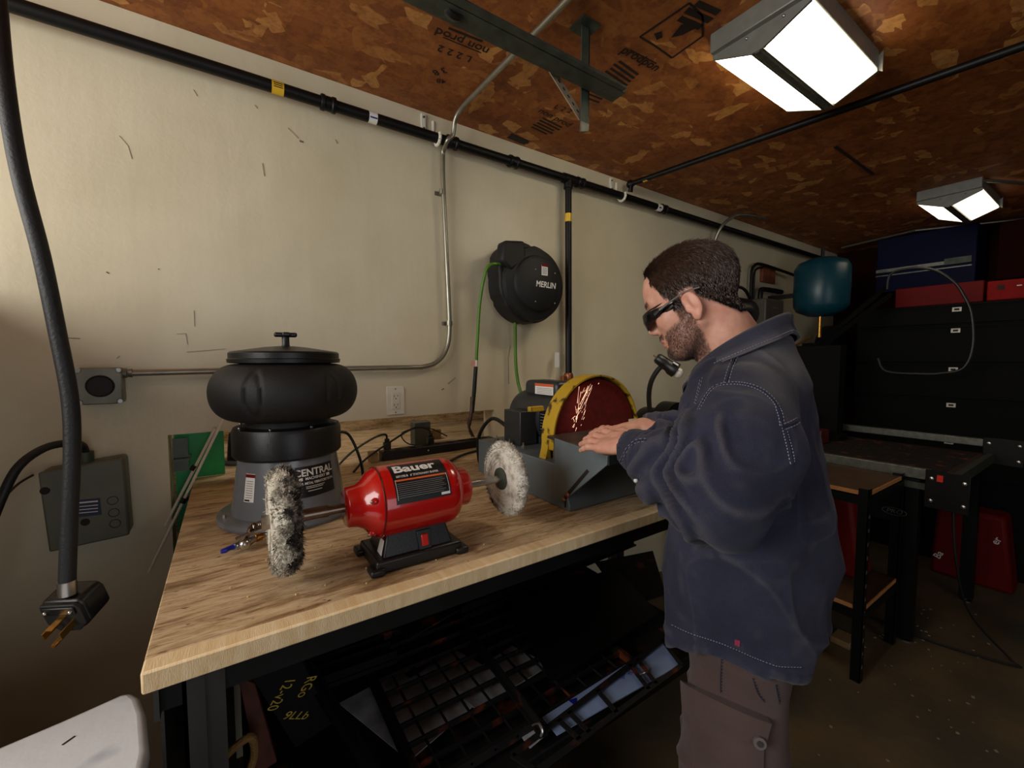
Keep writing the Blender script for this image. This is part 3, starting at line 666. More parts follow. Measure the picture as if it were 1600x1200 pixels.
# long cut plate with windows showing filmed sheet
t2z = .50
plate('filmed_sheet', [(848, 1122), (1040, 1000), (1062, 1040), (870, 1150)], .500, .003, STEEL_BLUE, 'blue-filmed metal sheet with writing on the shelf\'s front right', 'metal sheet')
fo = bpy.data.objects['filmed_sheet']
def shelf_text(body, p0, p1, size, z, m_, parent, **k):
    a, b = Bp(*p0, z), Bp(*p1, z); r = Vector((b[0] - a[0], b[1] - a[1], 0)).normalized()
    return text('lettering', body, size, ((a[0] + b[0]) / 2, (a[1] + b[1]) / 2, z), r, Vector((0, 0, 1)).cross(r), m_, parent, **k)
shelf_text('Scoops', (972, 1062), (974, 1040), .018, .5045, BLUE, fo); shelf_text('TE PA', (984, 1056), (990, 1040), .016, .5045, BLUE, fo)
obj('printed_triangle', MB().prism([tuple(Bp(x, y, .504)[:2]) for x, y in [(888, 1094), (901, 1090), (903, 1106)]], .5032, .504, 'Z'), BLUE, fo)
def window_plate():
    z = .515
    # outer quad with rectangular openings, built as bars in the plate's own plane
    A, B_, C_, D_ = [Vector((*Bp(x, y, z)[:2], z)) for x, y in [(800, 1180), (1035, 1000), (1065, 1040), (838, 1205)]]
    m_ = MB()
    for a, b in ((A, B_), (D_, C_)): m_.beam(a, b, .014, .004)
    for tt in (0, .24, .30, .48, .72, .78, 1): m_.beam(A.lerp(B_, tt), D_.lerp(C_, tt), .012, .004)
    return m_
tag(obj('cut_plate', window_plate(), RUST), 'narrow black cut-out plate with rectangular windows over the blue-filmed sheet', 'metal plate')
plate('scrap_sheet', [(806, 1140), (830, 1128), (852, 1150), (828, 1170)], .475, .003, STEEL_SHEET, 'small square of bright steel at the shelf\'s front edge', 'metal sheet', 'scrap sheets')
plate('steel_plate', [(800, 940), (960, 890), (1030, 960), (860, 1068)], .53, .006, BLACK_METAL, 'dark scraped steel plate lying behind the cut-out plate', 'metal plate', 'dark plates')
plate('steel_plate', [(600, 965), (720, 905), (760, 930), (640, 1000)], .54, .006, RUST, 'narrow rusty plate under the bench behind the grating', 'metal plate', 'dark plates')
plate('steel_plate', [(930, 880), (1020, 862), (1040, 930), (980, 950)], .50, .005, RUST, 'rusty plate at the right end beside the jacket hem', 'metal plate', 'dark plates')
# long diagonal angle iron
def bar3(name, p, zp, q, zq, w, h, m_, lab, cat, grp=None):
    a, b = Bp(*p, zp), Bp(*q, zq); return tag(obj(name, MB().beam(a, b, w, h).beam(Vector(a) + V(0, 0, .012), Vector(b) + V(0, 0, .012), .004, h + .02), m_), lab, cat, grp)
bar3('angle_iron', (462, 1015), .75, (585, 1210), .56, .03, .006, BLACK_METAL, 'dark angle iron slanting down from the bench front beside the grating', 'metal bar', 'loose bars')
bar3('angle_iron', (720, 960), .56, (990, 850), .56, .03, .006, BLACK_METAL, 'dark angle iron lying along the back of the lower shelf', 'metal bar', 'loose bars')
bar3('angle_iron', (730, 985), .505, (850, 1150), .505, .022, .006, RUST, 'rusty bar lying across the middle of the grating', 'metal bar', 'loose bars')
for k, (p, q, lab) in enumerate([((470, 1052), (600, 1005), 'black square tube nearest the bench front, topmost of the tubes left of the grating'), ((474, 1064), (610, 1015), 'black square tube in the middle of the tubes left of the grating'), ((490, 1078), (620, 1030), 'black square tube lowest of the tubes left of the grating')]):
    bar3('square_tube', p, .52, q, .52, .016, .012, BLACK_METAL, lab, 'metal bar', 'square tubes')
tag(obj('bent_hook', MB().tube([Bp(832, 1133, .53), Bp(842, 1130, .54), Bp(847, 1142, .53), Bp(845, 1150, .52)], .0035, 8, smooth=4), CHROME), 'small bright bent wire hook near the shelf\'s front edge', 'hook')
tag(obj('bent_hook', MB().tube([Bp(1000, 1053, .53), Bp(1010, 1050, .54), Bp(1016, 1043, .53), Bp(1014, 1048, .52)], .003, 8, smooth=4), CHROME), 'small bright bent wire hook at the right end of the cut-out plate', 'hook')
# black box with yellow chalk writing, tilted, and the sheets below it
P4 = [W(395, 1060, -.80), W(470, 1030, -.80), W(505, 1140, -.62), W(462, 1168, -.70)]
n_ = (Vector(P4[1]) - Vector(P4[0])).cross(Vector(P4[3]) - Vector(P4[0])).normalized()
if n_.dot(Vector(CAM) - Vector(P4[0])) < 0: n_ = -n_
# keep it planar: fourth corner from the other three
P4[2] = P4[1] + (np.array(P4[3]) - np.array(P4[0])) * .92 + (np.array(P4[1]) - np.array(P4[0])) * .0
back = [tuple(Vector(p) - n_ * .02) for p in P4]
bo = tag(obj('chalked_board', MB().add([tuple(p) for p in P4] + back, [(0, 1, 2, 3), (7, 6, 5, 4), (0, 4, 5, 1), (1, 5, 6, 2), (2, 6, 7, 3), (3, 7, 4, 0)]), BLACK_MATTE), 'black slab with yellow handwriting leaning under the bench front', 'slab')
u_ = (Vector(P4[1]) - Vector(P4[0])).normalized(); v_ = n_.cross(u_)
CHALK = mat('yellow_chalk', S(206, 176, 70), .8)
c0 = (Vector(P4[0]) + Vector(P4[1]) + Vector(P4[2]) + Vector(P4[3])) / 4
ta = Matrix.Rotation(math.radians(-105), 3, n_)
for body, du, dv, sz, rot in (('12-v20', -.028, .055, .030, -118), ('RGo', .018, .045, .030, -112), ('9LLb', -.002, -.035, .030, -40)):
    R_ = Matrix.Rotation(math.radians(rot), 3, n_)
    text('lettering', body, sz, c0 + u_ * du + v_ * dv + n_ * .001, R_ @ u_, R_ @ v_, CHALK, bo)
plate('scrap_sheet', [(400, 1145), (500, 1090), (515, 1150), (420, 1195)], .40, .004, STEEL_SHEET, 'grey steel sheet below the slab with yellow handwriting', 'metal sheet', 'scrap sheets')
plate('scrap_sheet', [(440, 1198), (520, 1158), (545, 1215), (470, 1240)], .38, .004, STEEL_SHEET, 'grey steel sheet at the bottom edge below the handwritten slab', 'metal sheet', 'scrap sheets')
tag(obj('wood_offcut', MB().prism([tuple(W(x, y, -.62)[[0, 2]]) for x, y in [(372, 1050), (398, 1060), (432, 1180), (400, 1200), (386, 1120)]], -.64, -.61), mat('brown_board', S(92, 48, 34), .7, var=.3), bevel=.002), 'reddish brown board standing behind the handwritten slab', 'board')
tag(obj('rope', MB().tube([W(352, 1182, -.7), W(370, 1165, -.7), W(392, 1152, -.7), W(398, 1175, -.68), W(392, 1200, -.68)], .008, 10, smooth=5), mat('tan_rope', S(150, 112, 60), .8, bump=.5, bscale=180)), 'short tan rope hanging inside the dark bench leg bay', 'rope')
# support rack holding those pieces
tag(obj('storage_rack', MB().box(.005, .045, -.90, -.55, 0, .372).box(.005, .25, -.90, -.885, .34, .372).box(.005, .25, -.57, -.55, .34, .372).box(.21, .25, -.90, -.55, 0, .372).box(.005, .25, -.90, -.55, .366, .376), BLACK_METAL), 'low black steel rack under the left end of the bench', 'rack')

# ================================================================== things on the bench
# vibratory tumbler
tx, ty = .13, -.42
t = thing('vibratory_tumbler', 'large vibratory tumbler with a black bulging bowl on a grey conical base', 'tumbler', (tx, ty, .98))
obj('base_flange', MB().lathe([(.165, .981), (.168, .988), (.166, .997), (.14, 1.001), (.1, 1.0)], (tx, ty, 0), n=64), GREY_TUMBLER, t)
cone = obj('cone_base', MB().lathe([(.137, .998), (.135, 1.01), (.1255, 1.08), (.116, 1.15), (.11, 1.155)], (tx, ty, 0), n=72), GREY_TUMBLER, t)
obj('collar_ring', MB().lathe([(.125, 1.14), (.13, 1.146), (.13, 1.205), (.126, 1.215), (.112, 1.218)], (tx, ty, 0), n=64), BLACK, t)
obj('neck', MB().lathe([(.10, 1.21), (.098, 1.25)], (tx, ty, 0), n=48), BLACK_MATTE, t)
def bowl_profile():
    pr = [(.085, 1.225)]
    for k in range(0, 41):
        a = -math.pi / 2 + math.pi * k / 40; pr.append((.104 + .072 * max(0, math.cos(a)) ** .8, 1.306 + .072 * math.sin(a)))
    return pr + [(.127, 1.380), (.127, 1.392)]
bowl = MB().lathe(bowl_profile(), (tx, ty, 0), n=240)
# moulded grooves around the bowl
bv_ = []
for (x, y, z) in bowl.v:
    a = (math.degrees(math.atan2(y - ty, x - tx)) + 30) % 60; r = math.hypot(x - tx, y - ty)
    d = abs(a - 30) / 7; zz_ = (z - 1.306) / .058; q_ = math.sqrt(d * d + zz_ * zz_)
    k = (r - (.0045 * math.exp(-((q_ - .9) / .13) ** 2) + (.001 if q_ < .9 else 0))) / r if r > .12 and q_ < 1.4 else 1
    bv_.append((tx + (x - tx) * k, ty + (y - ty) * k, z))
bowl.v = bv_
obj('bowl', bowl, BLACK_MATTE, t, angle=60)
obj('lid', MB().lathe([(.127, 1.380), (.132, 1.381), (.133, 1.390), (.130, 1.392), (.130, 1.405), (.126, 1.409), (.05, 1.421), (.02, 1.424), (0, 1.424)], (tx, ty, 0), n=72), BLACK, t)
kn = obj('lid_knob', MB().lathe([(.012, 1.422), (.009, 1.428), (.009, 1.45)], (tx, ty, 0), n=20), BLACK, t)
obj('knob_grip', MB().box(tx - .027, tx + .027, ty - .01, ty + .01, 1.448, 1.460).box(tx - .01, tx + .01, ty - .027, ty + .027, 1.448, 1.460), BLACK, kn, bevel=.004)
for k in range(6):
    a = math.radians(60 * k + 10); obj('bolt', MB().lathe([(.0045, .0), (.0045, .008), (0, .009)], (tx + .152 * math.cos(a), ty + .152 * math.sin(a), .998), n=10), CHROME, t)
for k in range(8):
    a = math.radians(45 * k + 20); obj('bolt', MB().ball((tx + .118 * math.cos(a), ty + .118 * math.sin(a), 1.219), .004, 8, 6), CHROME, t)
# labels wrapped on the cone
def cone_r(z): return np.interp(z, [1.01, 1.08, 1.15], [.135, .1255, .116])
def cone_patch(a0, a1, z0, z1, off, m_, parent, name='label'):
    m2 = MB(); n = 10; vs = []
    for j in range(n + 1):
        a = math.radians(a0 + (a1 - a0) * j / n)
        for z in (z0, z1): r = cone_r(z) + off; vs.append((tx + r * math.cos(a), ty + r * math.sin(a), z))
    m2.add(vs, [(2 * j, 2 * j + 2, 2 * j + 3, 2 * j + 1) for j in range(n)]); return obj(name, m2, m_, parent)
# angle towards the camera is about -96 degrees
lb = cone_patch(-91, -43, 1.046, 1.122, .0008, mat('black_label', S(14, 14, 15), .4), cone)
def cone_warp(amid, zmid):
    def f(x, y):
        z = zmid + y; r = cone_r(z) + .0014; a = math.radians(amid) + x / r; return Vector((tx + r * math.cos(a), ty + r * math.sin(a), z))
    return f
text('lettering', 'CENTRAL', .024, None or (0, 0, 0), (1, 0, 0), (0, 1, 0), WHITE, lb, bold=.025, warp=cone_warp(-68, 1.106))
cone_patch(-88, -83, 1.088, 1.095, .0012, WHITE, lb, 'print_bar'); cone_patch(-54, -49, 1.088, 1.095, .0012, WHITE, lb, 'print_bar')
text('lettering', 'MACHINERY', .0095, (0, 0, 0), (1, 0, 0), (0, 1, 0), WHITE, lb, bold=.02, warp=cone_warp(-68, 1.0915))
text('lettering', '18 LB. METAL VIBRATORY BOWL', .0085, (0, 0, 0), (1, 0, 0), (0, 1, 0), WHITE, lb, bold=.02, warp=cone_warp(-67, 1.080), sx=.82)
for z, a0, a1 in ((1.071, -80, -58), (1.067, -80, -60), (1.060, -78, -62)): cone_patch(a0, a1, z, z + .0013, .0012, WHITE, lb, 'print_bar')
lb = cone_patch(-146, -133, 1.045, 1.112, .0008, WHITE, cone)
cone_patch(-146, -133, 1.103, 1.111, .0012, RED_DULL, lb, 'print_bar')
for k in range(8): cone_patch(-144, -135, 1.055 + k * .0055, 1.0565 + k * .0055, .0012, mat('grey_print', S(120, 120, 120), .6), lb, 'print_bar')
cone_patch(-145, -138, 1.047, 1.051, .0012, INK, lb, 'print_bar')
for k, (a, zc) in enumerate(((-116, 1.18), (-113, 1.18))):
    def ringwarp(x, y, a=a, zc=zc): 
        r = .1303; an = math.radians(a) + y / r; return Vector((tx + r * math.cos(an), ty + r * math.sin(an), zc - x))
    text('moulded_text', 'METAL BOWL' if k else 'Bowl', .007, (0, 0, 0), (1, 0, 0), (0, 1, 0), mat('faint_grey_print', S(60, 60, 64), .6), t, warp=ringwarp)
tag(obj('tumbler_cord', MB().tube([(tx + .12, ty + .06, 1.17), (tx + .17, ty + .08, 1.16), (tx + .20, ty + .06, 1.08), (tx + .195, ty + .0, 1.01), (tx + .185, ty - .05, .987)], .0045, 8, smooth=6), BLACK), 'black cord curling down beside the right of the tumbler base', 'cord')
# second small tumbler base behind
sx2, sy2 = .045, .30
t = thing('small_tumbler', 'small dark round tumbler base half hidden behind the large tumbler', 'tumbler', (sx2, sy2, .98))
obj('base_flange', MB().lathe([(.075, .981), (.078, .99), (.07, .997)], (sx2, sy2, 0), n=40), GREY_TUMBLER, t)
obj('body', MB().lathe([(.06, .995), (.055, 1.06), (.05, 1.10)], (sx2, sy2, 0), n=40), BLACK, t)

# green sheet in the gap
GREENP = mat('green_translucent_sheet', S(40, 190, 110), .45, var=.35, vscale=9, trans=.55)
tag(obj('green_sheet', MB().prism([(-.158, .80), (-.112, .80), (-.112, .982), (-.02, .982), (-.02, 1.145), (-.158, 1.145)], .11, .114), GREENP), 'green plastic sheet standing in the wall gap left of the tumbler', 'plastic sheet')
tag(obj('wire_shelf', MB().box(-.158, -.118, .06, .064, 1.02, 1.13).box(-.156, -.112, .03, .1, 1.06, 1.066), mat('grey_plastic', S(96, 104, 98), .5)), 'grey plastic tray edge at the left end of the wall gap', 'tray')
# two slim rods
ROD = mat('clear_rod', S(232, 228, 214), .3, var=.1)
for k, (p, q, lab) in enumerate([((352, 655), (236, 893), 'pale slim rod leaning against the wall left of the bench, the nearer of two'), ((340, 668), (262, 820), 'pale slim rod leaning in the wall gap, the shorter one behind')]):
    y_ = -.03 if k == 0 else -.015
    t = thing('slim_rod', lab, 'rod', tuple(W(*q, y_)), 'slim rods')
    obj('rod', MB().tube([W(*p, y_) - np.array([.006, 0, 0]), W(*q, y_) - np.array([.006, 0, 0])], .0042, 10), ROD, t)
    if k == 0:
        for (x, y) in ((287, 782),): 
            c = Vector(W(x, y, y_)); d = (Vector(W(*p, y_)) - Vector(W(*q, y_))).normalized() * .008
            obj('clip', MB().tube([c - d, c + d], .0085, 8).box(c.x - .004, c.x + .018, -.02, -.006, c.z - .006, c.z + .006), BLACK, t)
    else:
        c = Vector(W(302, 731, y_)); d = V(.004, 0, .007); obj('clip', MB().tube([c - d, c + d], .0075, 8), BLACK, t)

# air fitting
t = thing('air_valve', 'small steel air valve with blue tip lying in front of the tumbler', 'valve', tuple(Bp(380, 850)))
za = .995
def fa(x, y, z=za): return Vector(Bp(x, y, z))
obj('blue_tip', MB().tube([fa(345, 862), fa(352, 860), fa(358, 857), fa(366, 854)], [.0045, .0055, .005, .006], 10), BLUE, t)
obj('valve_body', MB().tube([fa(366, 855), fa(372, 852), fa(380, 849), fa(390, 845), fa(398, 841)], [.008, .009, .011, .010, .008], 12).ball(fa(382, 850, za + .004), .012, 12, 8), CHROME, t)
obj('brass_nut', MB().tube([fa(398, 841), fa(408, 837)], .010, 6), BRASS, t)
obj('tail_pipe', MB().tube([fa(406, 838), fa(440, 826)], .007, 12), CHROME, t)
obj('lever', MB().beam(fa(368, 842, za + .02), fa(400, 828, za + .03), .01, .003), SHAFT, t)
sp = []
a, b_ = fa(394, 824, za + .035), fa(425, 815, za + .035); dd = (b_ - a)
sd_ = dd.normalized().cross(V(0, 0, 1)).normalized(); uu = sd_.cross(dd.normalized())
for k in range(130): th = k / 130 * 2 * math.pi * 12; sp.append(a + dd * (k / 130) + (sd_ * math.cos(th) + uu * math.sin(th)) * .008)
obj('spring', MB().tube(sp, .0015, 6), SHAFT, t)
obj('spring_core', MB().tube([a - dd * .1, b_ + dd * .25], .005, 10).tube([b_ + dd * .4, fa(440, 826, za)], .005, 8).tube([a - dd * .1, fa(384, 846, za + .005)], .004, 8), SHAFT, t)

# bench buffer
bx, by, bz = .31, -.845, 1.103
t = thing('bench_buffer', 'red bench buffer on a black foot with a cotton wheel at each end', 'bench buffer', (bx, by, .98))
prof = [(0, -.132), (.034, -.132), (.038, -.128), (.040, -.112), (.046, -.100), (.060, -.088), (.066, -.078), (.070, -.070), (.0705, -.066), (.0705, .070), (.069, .080), (.062, .092), (.05, .099), (.044, .101), (.042, .104), (.042, .124), (.038, .128), (0, .128)]
body = obj('motor_housing', MB().lathe([(r, h + bx) for r, h in prof], (0, by, bz), 'X', 72), RED, t, angle=50)
obj('seam_ring', MB().lathe([(.0708, bx - .074), (.0712, bx - .073), (.0708, bx - .072)], (0, by, bz), 'X', 72), mat('dark_red_seam', S(90, 8, 8), .4), body)
for (a, xx) in ((-35, -.088), (40, -.088), (-110, -.088), (35, .09)):
    an = math.radians(a - 90); rr_ = .058
    obj('housing_bolt', MB().ball((bx + xx, by + rr_ * math.cos(an), bz + rr_ * -math.sin(an) * -1), (.009, .007, .007), 12, 8), RED, body)
    obj('bolt_head', MB().ball((bx + xx - .007, by + (rr_ + .003) * math.cos(an), bz + (rr_ + .003) * math.sin(an)), .0035, 8, 6), CHROME, body)
R_ = .0712
def drum(a, x, off=0.0):  # a: angle above the horizontal facing the camera
    r = R_ + off; return Vector((x, by - r * math.cos(math.radians(a)), bz + r * math.sin(math.radians(a))))
def drum_patch(x0, x1, a0, a1, off, m_, parent, name='label'):
    m2 = MB(); n = 14; vs = []
    for j in range(n + 1):
        for x in (x0, x1): vs.append(drum(a0 + (a1 - a0) * j / n, x, off))
    m2.add(vs, [(2 * j, 2 * j + 1, 2 * j + 3, 2 * j + 2) for j in range(n)]); return obj(name, m2, m_, parent)
LBK = mat('black_label', S(14, 14, 15), .4)
lx0, lx1 = bx - .052, bx + .062
lb = drum_patch(lx0, lx1, 8, 84, .0, LBK, body)
def drum_warp(x0, amid):
    def f(x, y): return drum(amid + math.degrees(y / R_), x0 + x, .0006)
    return f
text('lettering', 'Bauer', .030, (0, 0, 0), (1, 0, 0), (0, 1, 0), WHITE, lb, bold=.03, warp=drum_warp(bx - .002, 68), sx=1.25)
text('lettering', '20717SE-B   6" STATIONARY BUFFER', .0068, (0, 0, 0), (1, 0, 0), (0, 1, 0), WHITE, lb, bold=.01, warp=drum_warp(bx + .0, 52), sx=.82)
drum_patch(lx0 + .004, lx1 - .004, 43.5, 46.5, .0005, ORANGE, lb, 'print_bar')
GP = mat('grey_print', S(120, 120, 120), .6)
for k in range(8): drum_patch(lx0 + .006, lx1 - .008 - .01 * random.random(), 17 + k * 3.1, 17.8 + k * 3.1, .0005, GP, lb, 'print_bar')
drum_patch(lx1 - .022, lx1 - .003, 11, 15, .0005, WHITE, lb, 'print_bar')
for x_ in (lx0 + .003, lx1 - .004): drum_patch(x_, x_ + .0008, 14, 46, .0005, WHITE, lb, 'print_bar')
# foot
z0 = .981
ft = MB(); 
ft.box(bx - .090, bx + .090, by - .062, by + .062, z0, z0 + .026)
foot = obj('foot', ft, BLACK, t, bevel=.005)
pd = MB(); top = [(bx - .062, by - .038), (bx + .062, by - .038), (bx + .062, by + .038), (bx - .062, by + .038)]; bot = [(bx - .075, by - .052), (bx + .075, by - .052), (bx + .075, by + .052), (bx - .075, by + .052)]
pd.add([(x, y, z0 + .018) for x, y in bot] + [(x, y, z0 + .068) for x, y in top], [(3, 2, 1, 0), (4, 5, 6, 7), (0, 1, 5, 4), (1, 2, 6, 5), (2, 3, 7, 6), (3, 0, 4, 7)])
obj('pedestal', pd, BLACK, t, bevel=.004)
for a in (-.088, .088):
    for c0_ in (-.0525, .0525): obj('foot_lug', MB().box(bx + a - .014, bx + a + .014, by + c0_ - .0175, by + c0_ + .0175, z0, z0 + .014), BLACK, t, bevel=.004)
def front_face(u, v, off=.001):  # pedestal front plane, u across, v from 0 bottom to 1 top
    b0 = Vector((bx + u, by - .052, z0 + .018)); t0 = Vector((bx + u, by - .038, z0 + .068)); return b0.lerp(t0, v) + Vector((0, -off, off * .2))
sw = obj('switch_bezel', MB().add([tuple(front_face(u, v, o)) for o in (0, .004) for u, v in ((-.002, .12), (.024, .12), (.026, .85), (-.004, .85))], [(0, 1, 2, 3), (7, 6, 5, 4), (0, 4, 5, 1), (1, 5, 6, 2), (2, 6, 7, 3), (3, 7, 4, 0)]), BLACK, t, bevel=.001)
obj('switch_rocker', MB().add([tuple(front_face(u, v, o)) for o in (.003, .008) for u, v in ((.004, .25), (.018, .25), (.018, .70), (.004, .70))], [(0, 1, 2, 3), (7, 6, 5, 4), (0, 4, 5, 1), (1, 5, 6, 2), (2, 6, 7, 3), (3, 7, 4, 0)]), RED, sw, bevel=.0015)
lm = MB().add([(bx - .0755, by - .040, z0 + .022), (bx - .0755, by - .012, z0 + .022), (bx - .0655, by - .012, z0 + .058), (bx - .0655, by - .034, z0 + .058)], [(0, 3, 2, 1)])
wl_ = obj('warning_label', lm, WHITE, t)
obj('print_bar', MB().add([(bx - .0670, by - .035, z0 + .053), (bx - .0670, by - .012, z0 + .053), (bx - .0655, by - .012, z0 + .0585), (bx - .0655, by - .034, z0 + .0585)], [(0, 3, 2, 1)]), RED_DULL, wl_)
xl, xr = .074, .548
obj('shaft', MB().lathe([(.0085, xl - .02), (.0085, bx - .12)], (0, by, bz), 'X', 20), SHAFT, t)
obj('shaft', MB().lathe([(.0085, bx + .12), (.0085, xr + .02)], (0, by, bz), 'X', 20), CHROME, t)
obj('shaft_spacer', MB().lathe([(.011, xl + .02), (.011, xl + .075)], (0, by, bz), 'X', 20), SHAFT, t)
def cotton_wheel(xc, r, th, ragged, m_, mdark, shaded_grime=None):
    n, k = 150, 15; vs = []; fs = []
    for i in range(k):
        u = i / (k - 1) * 2 - 1
        for j in range(n):
            a = 2 * math.pi * j / n
            edge = 1 - abs(u) ** 3 * .16
            rr_ = (r * edge) * (1 + random.uniform(-1, 1) * ragged * .5) + ragged * .18 * r * math.sin(a * 9 + i) * .4
            xx = xc + u * th / 2 * (1 + .12 * math.sin(a * 7)) + random.uniform(-1, 1) * .0012
            vs.append((xx, by + rr_ * math.cos(a), bz + rr_ * math.sin(a)))
    fs = [(i * n + j, i * n + (j + 1) % n, (i + 1) * n + (j + 1) % n, (i + 1) * n + j) for i in range(k - 1) for j in range(n)]
    m2 = MB().add(vs, fs)
    for s, base in ((-1, 0), (1, (k - 1) * n)):  # side faces: rings inward with stitched rows
        prev = [base + j for j in range(n)]
        rings = [.93, .80, .78, .70, .68, .60, .58, .50, .48, .40, .2]
        for q, fr_ in enumerate(rings):
            row = []
            for j in range(n):
                a = 2 * math.pi * j / n; rr_ = r * fr_ * .86 / .93
                xx = xc + s * (th / 2 * (1.06 if q % 2 else 1.0) - (.002 if q % 2 == 0 else 0)) + random.uniform(-1, 1) * .0006
                m2.v.append((xx, by + rr_ * math.cos(a), bz + rr_ * math.sin(a))); row.append(len(m2.v) - 1)
            for j in range(n):
                f_ = (prev[j], prev[(j + 1) % n], row[(j + 1) % n], row[j]); m2.f.append(f_ if s > 0 else f_[::-1])
            prev = row
        m2.f.append(tuple(prev) if s > 0 else tuple(prev[::-1]))
    w = obj('buffing_wheel', m2, m_, t, angle=70)
    # loose threads around the rim, one fringe
    fr = MB()
    for q in range(int(5200 * (1 + ragged * 8) / 1.6)):
        a = random.uniform(0, 2 * math.pi); u = random.uniform(-1, 1)
        L_ = random.uniform(.002, .006) * (1 + ragged * 14); rr_ = r * (1 - abs(u) ** 3 * .16) * random.uniform(.93, 1.0)
        p = Vector((xc + u * th / 2, by + rr_ * math.cos(a), bz + rr_ * math.sin(a)))
        d = Vector((u * .9 + random.uniform(-.7, .7), math.cos(a) + random.uniform(-.6, .6), math.sin(a) + random.uniform(-.6, .6))).normalized() * L_
        sd = d.cross(Vector((random.random(), random.random(), random.random()))).normalized() * .0008
        mid = p + d * .5 + Vector((random.uniform(-1, 1), 0, random.uniform(-1, 1))) * L_ * .15
        fr.add([p - sd, p + sd, mid + sd, mid - sd, p + d], [(0, 1, 2, 3), (3, 2, 4)])
    f_ = obj('thread_fringe', fr, mdark, w, smooth=False)
    if shaded_grime:
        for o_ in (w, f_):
            o_.data.materials.append(shaded_grime); ox = root_offset(w).x
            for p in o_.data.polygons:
                if p.center.x + ox > xc + .001 + .006 * math.sin(math.atan2(p.center.z + .98 - bz, p.center.y) * 11) + random.uniform(-.004, .004): p.material_index = 1  # right half darker: grime plus the shade away from the daylight, painted in
    return w
COT = mat('cotton_cloth', S(226, 218, 198), .95, vscale=34, col2=S(96, 84, 70), thr=(.46, .66), bump=.6, bscale=260, sheen=.3)
COT_R = mat('stitched_cotton', S(222, 216, 202), .95, vscale=46, col2=S(140, 130, 116), thr=(.45, .7), bump=.5, bscale=320, sheen=.2)
COT_F = mat('cotton_thread', S(206, 198, 180), .95, vscale=30, col2=S(74, 64, 54), thr=(.42, .62))
cotton_wheel(xl, .092, .043, .06, COT, COT_F, mat('shaded_grimy_cotton', S(150, 142, 128), .95, vscale=70, col2=S(46, 40, 36), thr=(.36, .56), bump=.6, bscale=260))
cotton_wheel(xr, .088, .024, .012, COT_R, COT_F)
obj('arbor_washer', MB().lathe([(.0, xr - .019), (.014, xr - .019), (.026, xr - .015), (.027, xr - .010)], (0, by, bz), 'X', 36), GALV_DARK, t)
obj('arbor_washer', MB().lathe([(.024, xl + .016), (.026, xl + .020), (.014, xl + .024)], (0, by, bz), 'X', 36), RUST, t)
obj('arbor_nut', MB().lathe([(.013, xl - .034), (.013, xl - .016)], (0, by, bz), 'X', 6), CHROME, t, smooth=False)

# power strip
p, q = Bp(606, 708, 1.0), Bp(775, 676, 1.0)
t = thing('power_strip', 'long black power strip lying along the back of the bench', 'power strip', (.75, .03, .98))
pa, pb = V(.50, .005, 1.0), V(1.13, .04, 1.0)
obj('strip_body', MB().beam(pa, pb, .05, .038), BLACK, t, bevel=.004)
for k in range(9): c = pa.lerp(pb, .12 + k * .095); obj('socket', MB().box(c.x - .013, c.x + .013, c.y - .013, c.y + .013, 1.019, 1.021), BLACK_MATTE, t, bevel=.001)
obj('indicator', MB().ball((pa.x + .2, pa.y - .012, 1.0), .004, 8, 6), WHITE, t)
tag(obj('wood_block', MB().box(.455, .485, -.02, .03, .981, 1.02), PINE, bevel=.002), 'small pale wood block at the left end of the power strip', 'wood block')
for (px, py, lab) in ((604, 690, 'black plug standing in the left end of the power strip'), (672, 680, 'black plug standing in the middle of the power strip')):
    c = W(px, py, .012 if px < 620 else .02)
    c = V(c[0], pa.y + (pb.y - pa.y) * (c[0] - pa.x) / (pb.x - pa.x), 1.022)
    t = thing('plug', lab, 'plug', tuple(c), 'plugs in the power strip')
    obj('plug_body', MB().box(c.x - .014, c.x + .014, c.y - .012, c.y + .012, c.z, c.z + .032).box(c.x - .009, c.x + .009, c.y - .008, c.y + .008, c.z + .03, c.z + .046), BLACK, t, bevel=.004)
    e = V(c.x, c.y, c.z + .044)
    if px < 620: pts = [e, e + V(-.01, -.01, .02), e + V(-.06, -.03, .015), e + V(-.15, -.07, -.02), e + V(-.22, -.12, -.06), e + V(-.27, -.17, -.078)]
    else: pts = [e, e + V(-.012, -.0, .02), e + V(-.08, -.02, .035), e + V(-.18, -.05, .0), e + V(-.30, -.10, -.05), e + V(-.36, -.16, -.078)]
    obj('cord', MB().tube(pts, .0042, 8, smooth=6), BLACK, t)
tag(obj('loose_cord', MB().tube([Bp(700, 722, .986), Bp(725, 710, .986), Bp(748, 704, .986), Bp(768, 700, .986), Bp(785, 700, .986)], .005, 8, smooth=5), BLACK), 'black cord crossing the bench behind the buffer to the sander', 'cord')
tag(obj('loose_cord', MB().tube([V(.84, .10, 1.03), V(.76, .16, 1.07), V(.66, .2, 1.05), V(.68, .17, 1.0), V(.8, .14, .985)], .003, 8, smooth=6), BLACK), 'thin black cord looping in the gap behind the power strip', 'cord')
tag(obj('junction_block', MB().box(.72, .80, .20, .26, .980, 1.09), mat('grey_block', S(84, 88, 80), .6), bevel=.003), 'small grey block in the gap behind the power strip', 'box')
tag(obj('wood_offcut', MB().box(.78, .90, .30, .36, .980, 1.03), PINE, bevel=.002), 'brown wood offcut lying in the gap behind the power strip', 'wood block')

